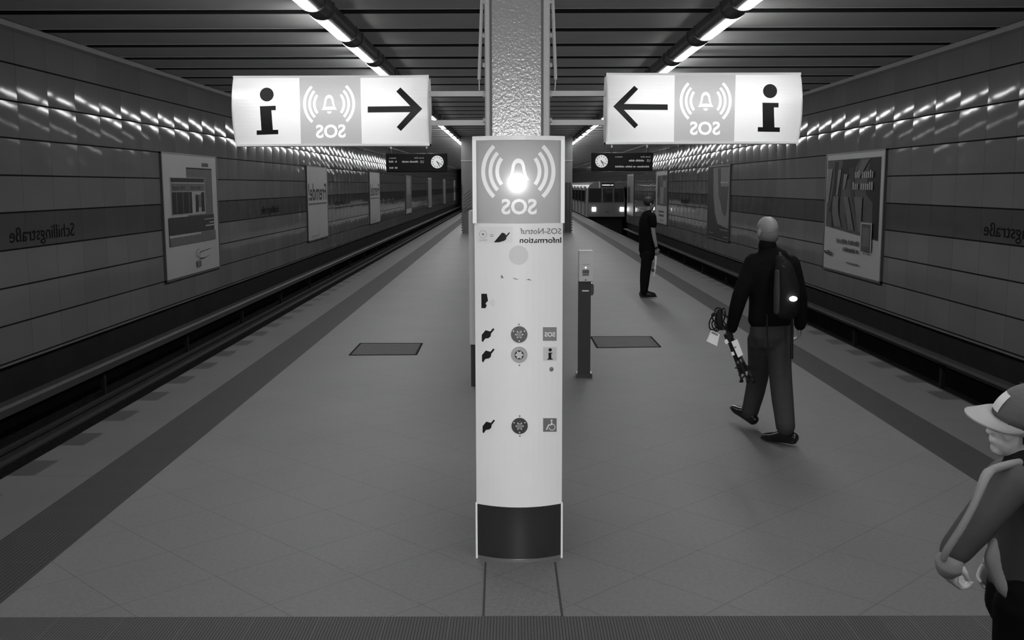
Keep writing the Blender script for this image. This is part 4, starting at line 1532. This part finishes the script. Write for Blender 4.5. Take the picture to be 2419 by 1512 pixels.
def person(t, J, s, skin, legs_open=True):
    """body skin as one mesh; J holds joints"""
    b = Blob()
    r, f, up = head(b, J['head'], J['face'], J['up'], s)
    tr_ = Vector(J['right'])
    tr_.normalize()
    b.chain([J['neck'] - Vector((0, 0, 0.03 * s)), J['neck'] + (J['head'] - J['neck']) * 0.55], [0.055 * s, 0.050 * s], tr_)
    b.chain([J['pelvis'], (J['pelvis'] + J['chest']) / 2, J['chest'], J['neck'] - Vector((0, 0, 0.05 * s))],
            [(0.145 * s, 0.10 * s), (0.125 * s, 0.085 * s), (0.150 * s, 0.09 * s), (0.075 * s, 0.05 * s)], tr_)
    for q in 'lr':
        sh, el, wr = J['sh' + q], J['el' + q], J['wr' + q]
        b.chain([sh, el, wr], [0.05 * s, 0.038 * s, 0.025 * s], tr_)
        hp, kn, an = J['hip' + q], J['kn' + q], J['an' + q]
        b.chain([hp, kn, kn + (an - kn) * 0.88], [0.075 * s, 0.05 * s, 0.035 * s], tr_)
        hd = J['hand' + q]
        hand(b, wr, hd[0], hd[1], hd[2], s * 0.98, hd[3])
    return b, (r, f, up)


def shoe(name, ankle, toe, s, m, parent, sole_up=(0, 0, 1)):
    ankle, toe = Vector(ankle), Vector(toe)
    d = (toe - ankle)
    d.normalize()
    up = Vector(sole_up).normalized()
    up = (up - d * d.dot(up)).normalized()
    r = d.cross(up)
    heel = ankle - d * 0.055 * s
    b = Blob()
    b.chain([heel + up * 0.03 * s, ankle + up * 0.035 * s + d * 0.04 * s, ankle + d * 0.13 * s + up * 0.02 * s, ankle + d * 0.20 * s + up * 0.012 * s],
            [(0.036 * s, 0.040 * s), (0.040 * s, 0.045 * s), (0.048 * s, 0.032 * s), (0.038 * s, 0.024 * s)], r)
    b.chain([heel - up * 0.004 * s, ankle + d * 0.07 * s - up * 0.006 * s, ankle + d * 0.15 * s - up * 0.004 * s, ankle + d * 0.225 * s],
            [(0.036 * s, 0.014 * s), (0.034 * s, 0.014 * s), (0.048 * s, 0.014 * s), (0.028 * s, 0.012 * s)], r)
    b.chain([ankle + up * 0.02 * s, ankle + up * 0.085 * s], [0.042 * s, 0.042 * s], r)
    return b.build(name, m, parent, 0.008)


V = Vector
# ---------- walking man with backpack
YW = 7.95
man = thing('person', 'balding person in a black jacket with a backpack, walking away and carrying a folded tripod', 'person', (P(1815, 1000, YW).x, YW, 0))
J = {}
J['head'] = P(1811, 548, YW)
J['face'] = V((-0.38, 0.92, -0.05))
J['up'] = V((0.02, 0.05, 1))
J['right'] = V((0.96, 0.28, 0))
J['neck'] = P(1814, 590, YW - 0.03)
J['chest'] = P(1819, 655, YW - 0.02)
J['pelvis'] = P(1820, 785, YW)
J['shl'], J['ell'], J['wrl'] = P(1774, 618, YW - 0.02), P(1748, 700, YW - 0.08), P(1727, 776, YW - 0.02)
J['shr'], J['elr'], J['wrr'] = P(1868, 622, YW + 0.02), P(1888, 700, YW + 0.02), P(1890, 768, YW + 0.10)
J['hipl'], J['knl'], J['anl'] = P(1795, 800, YW + 0.02), P(1790, 893, YW + 0.32), P(1768, 975, YW + 0.38)
J['hipr'], J['knr'], J['anr'] = P(1838, 800, YW), P(1845, 905, YW - 0.05), P(1858, 1022, YW - 0.25)
J['toel'] = J['anl'] + V((-0.07, 0.10, -0.03))
J['toer'] = J['anr'] + V((-0.05, 0.04, -0.05))
J['handl'] = (V((-0.25, 0.2, -1)), V((0.8, 0.4, 0)), V((-0.2, 1, 0)), 0.75)
J['handr'] = (V((0.05, 0.25, -1)), V((-0.8, 0.4, 0)), V((-0.2, 1, 0)), 0.45)
b, fr = person(man, J, 1.0, None)
b.build('body', M['skin'], man, 0.0065, 3)
c, (r_, f_, u_) = J['head'], fr
hb = Blob().ell(c - f_ * 0.022 - u_ * 0.030, r_ * 0.080, f_ * 0.083, u_ * 0.070)
hb.build('hair', M['hair_grey'], man, 0.008)
eyes(man, c, r_, f_, u_, 1.0)
bj = Blob()
bj.chain([P(1820, 757, YW), P(1820, 710, YW), P(1819, 650, YW - 0.02), P(1818, 612, YW - 0.02), P(1814, 588, YW - 0.03)],
         [(0.185, 0.135), (0.175, 0.125), (0.195, 0.13), (0.165, 0.105), (0.075, 0.07)], J['right'])
bj.chain([J['shl'] + V((0.02, 0, 0)), J['ell'], J['wrl'] + V((0.004, 0, 0.0))], [0.072, 0.062, 0.045], J['right'])
bj.chain([J['shr'], J['elr'], J['wrr']], [0.072, 0.062, 0.048], J['right'])
bj.build('jacket', M['jacket'], man, 0.011, 5)
Blob().chain([P(1813, 583, YW - 0.03), P(1812, 573, YW - 0.03)], [(0.072, 0.068), (0.066, 0.062)], J['right']).build('collar', M['jacket'], man, 0.008)
bt = Blob()
bt.chain([P(1820, 768, YW), P(1819, 795, YW)], [(0.165, 0.125), (0.168, 0.13)], J['right'])
bt.chain([J['hipl'], J['knl'] + V((0, 0, 0)), J['anl'] + V((0.01, 0, 0.0))], [0.098, 0.085, 0.070], J['right'])
bt.chain([J['hipr'], J['knr'], P(1856, 1010, YW - 0.24)], [0.100, 0.088, 0.074], J['right'])
bt.build('trousers', M['trouser'], man, 0.011, 5)
shoe('shoe', J['anl'] + V((0.01, 0.0, -0.06)), J['anl'] + V((-0.09, 0.17, 0.0)), 1.0, M['shoe'], man)
sr = G(1858, 1052)
shoe('shoe', V((sr.x + 0.01, sr.y, 0.035)), V((sr.x - 0.13, sr.y + 0.16, 0.022)), 1.05, M['shoe'], man)

bp = thing('backpack', 'slim dark backpack with a bright reflector glint, on the back of the walking person', 'backpack', P(1858, 690, YW - 0.16))
YP = YW - 0.235
Blob().chain([P(1858, 738, YP), P(1860, 690, YP - 0.02), P(1853, 640, YP - 0.01), P(1843, 612, YP + 0.01)], [(0.10, 0.06), (0.098, 0.075), (0.078, 0.065), (0.04, 0.04)], J['right']).build('pack_body', M['pack'], bp, 0.01, 4)
Blob().chain([P(1834, 738, YP - 0.04), P(1835, 690, YP - 0.06), P(1836, 640, YP - 0.05)], [(0.02, 0.03), (0.022, 0.03), (0.014, 0.03)], J['right']).build('side_panel', M['pack_band'], bp, 0.008, 3)
Blob().chain([P(1866, 735, YP - 0.03), P(1872, 700, YP - 0.055), P(1866, 668, YP - 0.04)], [(0.06, 0.035), (0.058, 0.04), (0.045, 0.03)], J['right']).build('pocket', M['pack'], bp, 0.008, 3)
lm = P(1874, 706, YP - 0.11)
o = Blob().ell(lm, V((0.030, 0, 0)), V((0, 0.014, 0)), V((0, 0, 0.019))).mb.build('reflector_glint', M['reflector_glint'], bp, True)  # emission stands in for the flash glint on a reflector
MB().tube([P(1849, 618, YP - 0.04), P(1845, 608, YP + 0.02), P(1842, 598, YP + 0.12)], 0.011, 8).build('shoulder_strap', M['strap'], bp)
MB().tube([P(1857, 648, YP - 0.065), P(1853, 632, YP - 0.07), P(1847, 628, YP - 0.06)], 0.006, 6).build('top_loop', M['pack_band'], bp)
MB().tube([P(1871, 742, YP - 0.02), P(1871, 790, YP + 0.02), P(1870, 848, YP + 0.02)], [0.011, 0.012, 0.013], 8).build('hanging_strap', M['strap'], bp)
MB().tube([P(1812, 742, YP + 0.05), P(1812, 790, YP + 0.05), P(1815, 842, YP + 0.02)], 0.007, 8).build('hanging_strap', M['strap'], bp)

# folded tripod held in the left hand
YH = YW - 0.05
tp = thing('folded_tripod', 'folded black tripod with white labels hanging from the hand of the walking person', 'tripod', P(1745, 850, YH))
ax0, ax1 = P(1719, 787, YH), P(1766, 900, YH)
dd = (ax1 - ax0).normalized()
sd = dd.cross(V((0, 1, 0))).normalized()
for k, off in enumerate((-0.022, 0.0, 0.024)):
    lg = MB().tube([ax0 + sd * off * 0.6 + V((0, 0.02 * (k - 1), 0)), ax0 + (ax1 - ax0) * 0.55 + sd * off + V((0, 0.02 * (k - 1), 0))], 0.014, 10).build('leg', M['strap'], tp)
    MB().tube([ax0 + (ax1 - ax0) * 0.5 + sd * off, ax0 + (ax1 - ax0) * (0.93 + 0.05 * k) + sd * off * 1.8], 0.009, 8).build('lower_leg', M['steel_dark'], lg)
    MB().tube([ax0 + (ax1 - ax0) * (0.93 + 0.05 * k) + sd * off * 1.8, ax0 + (ax1 - ax0) * (0.98 + 0.05 * k) + sd * off * 2.0], 0.013, 8).build('foot', M['strap'], lg)
for f0, f1, r0 in ((0.0, 0.1, 0.034), (0.34, 0.42, 0.032), (0.62, 0.80, 0.036)):
    MB().tube([ax0 + (ax1 - ax0) * f0, ax0 + (ax1 - ax0) * f1], r0, 10).build('clamp', M['strap'], tp)
for k in range(7):
    rn_ = random.Random(k)
    p0 = ax0 + (ax1 - ax0) * (0.72 + 0.04 * k)
    p1 = p0 + V((rn_.uniform(-0.09, 0.09), -0.02, rn_.uniform(-0.06, 0.03)))
    MB().tube([p0, (p0 + p1) / 2 + V((0, -0.02, 0.015)), p1], 0.006, 6).build('lever', M['strap'], tp)
fnl = lambda x, y_: P(x, y_, YH - 0.045)


def plate(px4, Y, th, name, m, parent):
    q = [P(x, y_, Y) for x, y_ in px4]
    return MB().rings([q, [p + V((0, th, 0)) for p in q]]).build(name, m, parent)


plate([(1728, 808), (1742, 802), (1755.5, 838), (1744, 845)], YH - 0.05, 0.012, 'white_label', M['paper'], tp)
plate([(1734, 820), (1739, 818), (1740, 821), (1735, 823)], YH - 0.053, 0.003, 'label_print', M['label_grey'], tp)
plate([(1711, 806), (1717, 801), (1722, 809), (1715, 814)], YH - 0.05, 0.012, 'square_label', M['paper'], tp)
plate([(1727, 833), (1733, 831), (1736, 838), (1730, 841)], YH - 0.05, 0.012, 'ring_label', M['paper'], tp)

bg = thing('camera_harness', 'tangle of black straps and buckles swinging beside the hand of the walking person', 'straps', P(1698, 755, YH))
core = Blob().chain([P(1700, 735, YH), P(1698, 755, YH), P(1702, 775, YH)], [(0.022, 0.02), (0.034, 0.028), (0.024, 0.02)], V((1, 0, 0)))
core.build('pouch', M['strap'], bg, 0.008)
for cx, cy, rx, ry, rot in ((1686, 762, 10, 18, 0.3), (1710, 758, 12, 16, -0.5), (1697, 738, 9, 11, 0.0), (1702, 768, 14, 10, 0.4), (1692, 752, 14, 8, 0.9), (1706, 748, 6, 20, 0.2), (1690, 770, 7, 13, -0.4)):
    pts = []
    for k in range(17):
        a_ = 2 * PI * k / 16
        x = rx * math.cos(a_)
        y_ = ry * math.sin(a_)
        pts.append(P(cx + x * math.cos(rot) - y_ * math.sin(rot), cy + x * math.sin(rot) + y_ * math.cos(rot), YH + 0.02 * math.sin(a_ * 2)))
    MB().tube(pts, 0.006, 6).build('strap_loop', M['strap'], bg)
MB().tube([P(1681, 745, YH), P(1690, 742, YH), P(1702, 736, YH)], [0.010, 0.008, 0.008], 8).build('buckle', M['strap'], bg)
MB().tube([P(1705, 765, YH), P(1717, 780, YH), P(1724, 790, YH)], 0.010, 8).build('carrying_strap', M['strap'], bg)
MB().tube([P(1694, 776, YH), P(1690, 784, YH)], 0.004, 6).build('tag_cord', M['strap'], bg)
tg = thing('luggage_tag', 'white rectangular tag with a dark slot dangling under the straps', 'tag', P(1684, 800, YH))
plate([(1681, 780), (1700, 790), (1694, 818), (1669, 806)], YH - 0.01, 0.012, 'tag_card', M['paper'], tg)
plate([(1682, 782.5), (1697, 790), (1695.5, 794), (1680, 786.5)], YH - 0.014, 0.004, 'tag_slot', M['label_grey'], tg)

# ---------- standing man in dark clothes
YM = G(1532, 702).y
st = thing('person', 'person in dark t-shirt and dark trousers standing by the platform edge, facing right', 'person', (P(1532, 700, YM).x, YM, 0))
J = {}
J['head'] = P(1534, 481.5, YM)
J['face'] = V((0.93, 0.30, -0.12))
J['up'] = V((0.05, 0, 1))
J['right'] = V((0.35, -0.93, 0))
J['neck'] = P(1531, 501, YM)
J['chest'] = P(1529, 522, YM)
J['pelvis'] = P(1530, 590, YM)
J['shr'], J['elr'], J['wrr'] = P(1540, 511, YM - 0.17), P(1544, 552, YM - 0.20), P(1551, 585, YM - 0.22)
J['shl'], J['ell'], J['wrl'] = P(1524, 510, YM + 0.17), P(1523, 548, YM + 0.2), P(1530, 580, YM + 0.2)
J['hipr'], J['knr'], J['anr'] = P(1531, 598, YM - 0.09), P(1525, 648, YM - 0.08), P(1521, 692, YM - 0.10)
J['hipl'], J['knl'], J['anl'] = P(1529, 598, YM + 0.09), P(1523, 646, YM + 0.08), P(1521, 688, YM + 0.14)
J['toer'] = J['anr'] + V((0.14, 0.02, -0.04))
J['toel'] = J['anl'] + V((0.14, 0.02, -0.04))
J['handr'] = (V((0.12, 0.0, -1)), V((0, 1, 0)), V((1, 0, 0)), 0.5)
J['handl'] = (V((0.12, 0.0, -1)), V((0, -1, 0)), V((1, 0, 0)), 0.4)
b, fr = person(st, J, 1.0, None)
b.build('body', M['skin'], st, 0.0075, 3)
c, (r_, f_, u_) = J['head'], fr
Blob().ell(c - f_ * 0.018 + u_ * 0.036, r_ * 0.086, f_ * 0.100, u_ * 0.090).build('hair', M['hair_dark'], st, 0.009)
eyes(st, c, r_, f_, u_, 1.0)
bj = Blob()
bj.chain([P(1528, 592, YM), P(1527.5, 570, YM), P(1527.5, 545, YM), P(1529, 522, YM), P(1531, 506, YM), P(1532, 499.5, YM)],
         [(0.18, 0.135), (0.17, 0.128), (0.185, 0.135), (0.19, 0.13), (0.14, 0.10), (0.065, 0.06)], J['right'])
bj.chain([J['shr'], P(1543, 531, YM - 0.19)], [0.078, 0.070], J['right'])
bj.chain([J['shl'], P(1523, 532, YM + 0.19)], [0.078, 0.072], J['right'])
bj.build('t_shirt', M['tshirt'], st, 0.012, 4)
bt = Blob()
bt.chain([P(1529.5, 585, YM), P(1529.5, 604, YM)], [(0.165, 0.13), (0.165, 0.135)], J['right'])
bt.chain([J['hipr'], J['knr'], J['anr']], [0.10, 0.085, 0.068], J['right'])
bt.chain([J['hipl'], J['knl'], J['anl']], [0.10, 0.085, 0.068], J['right'])
bt.build('trousers', M['dark_trouser'], st, 0.012, 4)
for q in 'rl':
    a_ = J['an' + q]
    shoe('shoe', V((a_.x, a_.y, 0.035)), V((a_.x + 0.2, a_.y + (0.0 if q == 'r' else 0.05), 0.025)), 1.0, M['shoe'], st)
MB().tube([P(1549.0, 583.5, YM - 0.22), P(1551.5, 587.5, YM - 0.22)], 0.034, 12).build('watch', M['strap'], st)
mg = thing('rolled_magazine', 'pale magazine held in the hand of the standing person', 'magazine', P(1548, 628, YM - 0.22))
plate([(1547, 604), (1552, 606), (1549.5, 634), (1546, 653), (1542, 652), (1545, 630)], YM - 0.24, 0.03, 'cover_page', mat('magazine paper', 0.55, 0.5), mg)
plate([(1546, 612), (1547.5, 612), (1546, 630), (1544.5, 630)], YM - 0.245, 0.004, 'dark_print', M['label_grey'], mg)
ringp = [P(1542.5 + 3.0 * math.cos(2 * PI * k / 12), 638.5 + 3.0 * math.sin(2 * PI * k / 12), YM - 0.25) for k in range(13)]
MB().tube(ringp, 0.008, 6).build('ring_print', M['strap'], mg)

# ---------- child at the right edge
YN = 2.86
ch = thing('person', 'child in a cap and grey jacket with a pale sleeve stripe at the right edge', 'person', (P(2420, 1200, YN).x, YN, 0))
S = 0.90
J = {}
J['head'] = P(2424, 1009, YN)
J['face'] = V((-0.97, 0.06, 0.15))
J['up'] = V((0.15, -0.30, 1))
J['right'] = V((-0.1, 0.99, 0))
J['neck'] = P(2424, 1085, YN)
J['chest'] = P(2428, 1150, YN)
J['pelvis'] = P(2432, 1400, YN)
J['shl'], J['ell'], J['wrl'] = P(2378, 1138, YN - 0.13), P(2322, 1222, YN - 0.15), P(2256, 1302, YN - 0.14)
J['shr'], J['elr'], J['wrr'] = P(2430, 1125, YN + 0.14), P(2440, 1235, YN + 0.17), P(2380, 1310, YN + 0.14)
for q, dy in (('l', -0.08), ('r', 0.08)):
    J['hip' + q] = P(2425, 1430, YN + dy)
    J['kn' + q] = V((J['hip' + q].x, YN + dy, 0.43))
    J['an' + q] = V((J['hip' + q].x + 0.03, YN + dy, 0.07))
    J['toe' + q] = J['an' + q] + V((-0.12, 0, -0.04))
J['handl'] = (V((-0.12, 0.1, -1)), V((0.9, 0.3, -0.2)), V((-0.3, -1, 0)), 0.75)
J['handr'] = (V((-0.6, 0.1, -0.7)), V((0, -1, 0)), V((-0.5, 0, 1)), 0.5)
b, fr = person(ch, J, S, None)
b.build('body', M['skin_pale'], ch, 0.0055, 2)
c, (r_, f_, u_) = J['head'], fr
eyes(ch, c, r_, f_, u_, S)
# brows and the hair that shows under the cap in front of the ear
for q in (-1, 1):
    Blob().chain([c + f_ * 0.083 * S + r_ * q * 0.018 * S + u_ * 0.017 * S, c + f_ * 0.076 * S + r_ * q * 0.045 * S + u_ * 0.019 * S], [0.004, 0.003], r_, n=8).mb.build('eyebrow', M['hair_dark'], ch, True)
Blob().ell(c - f_ * 0.040 * S + u_ * 0.015, r_ * 0.079 * S, f_ * 0.072 * S, u_ * 0.062 * S).build('hair', M['hair_dark'], ch, 0.006)
for q in (-1, 1):
    Blob().chain([c + f_ * 0.028 * S + r_ * q * 0.070 * S + u_ * 0.025 * S, c + f_ * 0.020 * S + r_ * q * 0.0735 * S - u_ * 0.022 * S], [(0.013, 0.006), (0.008, 0.005)], f_, n=8).mb.build('sideburn', M['hair_dark'], ch, True)
cp = thing('baseball_cap', 'grey baseball cap with a pale brim worn by the child at the right edge', 'cap', J['head'])
cc_ = c + u_ * 0.030 * S - f_ * 0.006 * S
dome, nR = [], 28
for i in range(9):
    th = PI / 2 * i / 9
    z = math.sin(th) * 0.108
    k = math.cos(th)
    dome.append([cc_ + u_ * z + (r_ * math.cos(2 * PI * j / nR) * 0.087 + f_ * math.sin(2 * PI * j / nR) * 0.108) * k for j in range(nR)])
dm = MB().rings(dome).build('crown', M['cap'], cp, True)
Blob().ell(cc_ + u_ * 0.108, r_ * 0.008, f_ * 0.008, u_ * 0.004).mb.build('button', M['cap'], cp, True)
# front badge panel
bd = []
for i in range(7):
    th = PI / 2 * (0.08 + 0.34 * i / 6)
    z = math.sin(th) * 0.111
    k = math.cos(th)
    bd.append([cc_ + u_ * z + (r_ * math.sin(a_) * 0.0895 + f_ * math.cos(a_) * 0.111) * k for a_ in [R(-14 + 28 * j / 8) for j in range(9)]])
MB().rings(bd, cap=False, closed=False).build('front_badge', mat('pale badge', 0.75, 0.7), cp, True)
for aa in (-70, 60, 120, -120):
    a_ = R(aa)
    pth = PI / 2 * 0.55
    p0 = cc_ + u_ * math.sin(pth) * 0.109 + (r_ * math.sin(a_) * 0.088 + f_ * math.cos(a_) * 0.109) * math.cos(pth)
    Blob().ell(p0, r_ * 0.004, f_ * 0.007, u_ * 0.003).mb.build('vent_hole', M['black'], cp, True)
top_, bot_ = [], []
nb = 16
outer, inner_ = [], []
for j in range(nb + 1):
    a_ = R(-68 + 136 * j / nb)
    i_p = cc_ + r_ * math.sin(a_) * 0.088 + f_ * math.cos(a_) * 0.106 - u_ * 0.002
    ext = 0.078 * math.cos(a_ * 90 / 68) ** 0.45 if abs(a_) < R(67.9) else 0.0
    o_p = i_p + f_ * ext - u_ * (0.003 + 0.014 * math.sin(a_) ** 2 + ext * 0.06)
    inner_.append(i_p)
    outer.append(o_p)
mid = [a_ + (b_ - a_) * 0.5 + u_ * 0.006 for a_, b_ in zip(inner_, outer)]
sheets = []
for off in (0.0, -0.004):
    sheets.append([[p + u_ * off for p in row] for row in (inner_, mid, outer)])
mbb = MB()
for sset in sheets:
    mbb.rings(sset, cap=False, closed=False)
mbb.rings([sheets[0][2], sheets[1][2]], cap=False, closed=False)
mbb.build('brim', M['cap_brim'], cp, True)
# jacket
bj = Blob()
bj.chain([P(2436, 1392, YN), P(2434, 1320, YN), P(2430, 1230, YN), P(2428, 1150, YN), P(2428, 1110, YN), P(2424, 1088, YN)],
         [(0.15, 0.105), (0.145, 0.10), (0.15, 0.10), (0.165, 0.105), (0.13, 0.09), (0.065, 0.06)], J['right'])
bj.chain([J['shl'] + V((0.015, 0, 0)), J['ell'], J['wrl']], [0.058, 0.052, 0.044], J['right'])
bj.chain([J['shr'], J['elr'], J['wrr']], [0.062, 0.06, 0.046], J['right'])
bj.build('jacket', M['hoodie'], ch, 0.009, 5)
Blob().chain([P(2425, 1090, YN), P(2423, 1080, YN)], [(0.070, 0.070), (0.060, 0.060)], J['right']).build('collar', M['dark_cloth'], ch, 0.008, 3)
# stripe along the shoulder and the outer side of the sleeve
sp_pts = [(2408, 1092, -0.11), (2372, 1101, -0.16), (2336, 1115, -0.17), (2318, 1150, -0.19), (2298, 1198, -0.20), (2268, 1252, -0.20), (2238, 1298, -0.185), (2228, 1322, -0.17)]
sp_w = [10, 12, 13, 11, 9, 9, 9, 7]
bs_ = Blob().chain([P(x, y_, YN + dy) for x, y_, dy in sp_pts], [(w_ * 2.9 / F_PX, 0.012) for w_ in sp_w], V((1, 0, 0.5)))
bs_.build('sleeve_stripe', M['stripe'], ch, 0.006, 3)
Blob().chain([P(2244, 1330, YN - 0.145), P(2241, 1338, YN - 0.14)], [(0.041, 0.043), (0.037, 0.039)], V((1, 0, 0))).build('cuff', M['stripe'], ch, 0.006, 2)
bw = Blob().chain([P(2349, 1278, YN - 0.14), P(2344, 1318, YN - 0.15), P(2352, 1350, YN - 0.15), P(2366, 1385, YN - 0.15), P(2376, 1412, YN - 0.15)],
                  [(0.010, 0.01), (0.024, 0.014), (0.020, 0.014), (0.018, 0.012), (0.004, 0.006)], V((1, 0, 0)))
bw.build('shirt_hem', M['stripe'], ch, 0.006, 3)
bt = Blob()
bt.chain([P(2434, 1385, YN), P(2434, 1440, YN)], [(0.145, 0.105), (0.15, 0.115)], J['right'])
for q in 'lr':
    bt.chain([J['hip' + q], J['kn' + q], J['an' + q] + V((0, 0, 0.02))], [0.088, 0.075, 0.062], J['right'])
bt.build('trousers', M['dark_trouser'], ch, 0.010, 4)
for q in 'lr':
    a_ = J['an' + q]
    shoe('shoe', V((a_.x, a_.y, 0.035)), V((a_.x - 0.2, a_.y, 0.025)), 0.85, M['shoe'], ch)
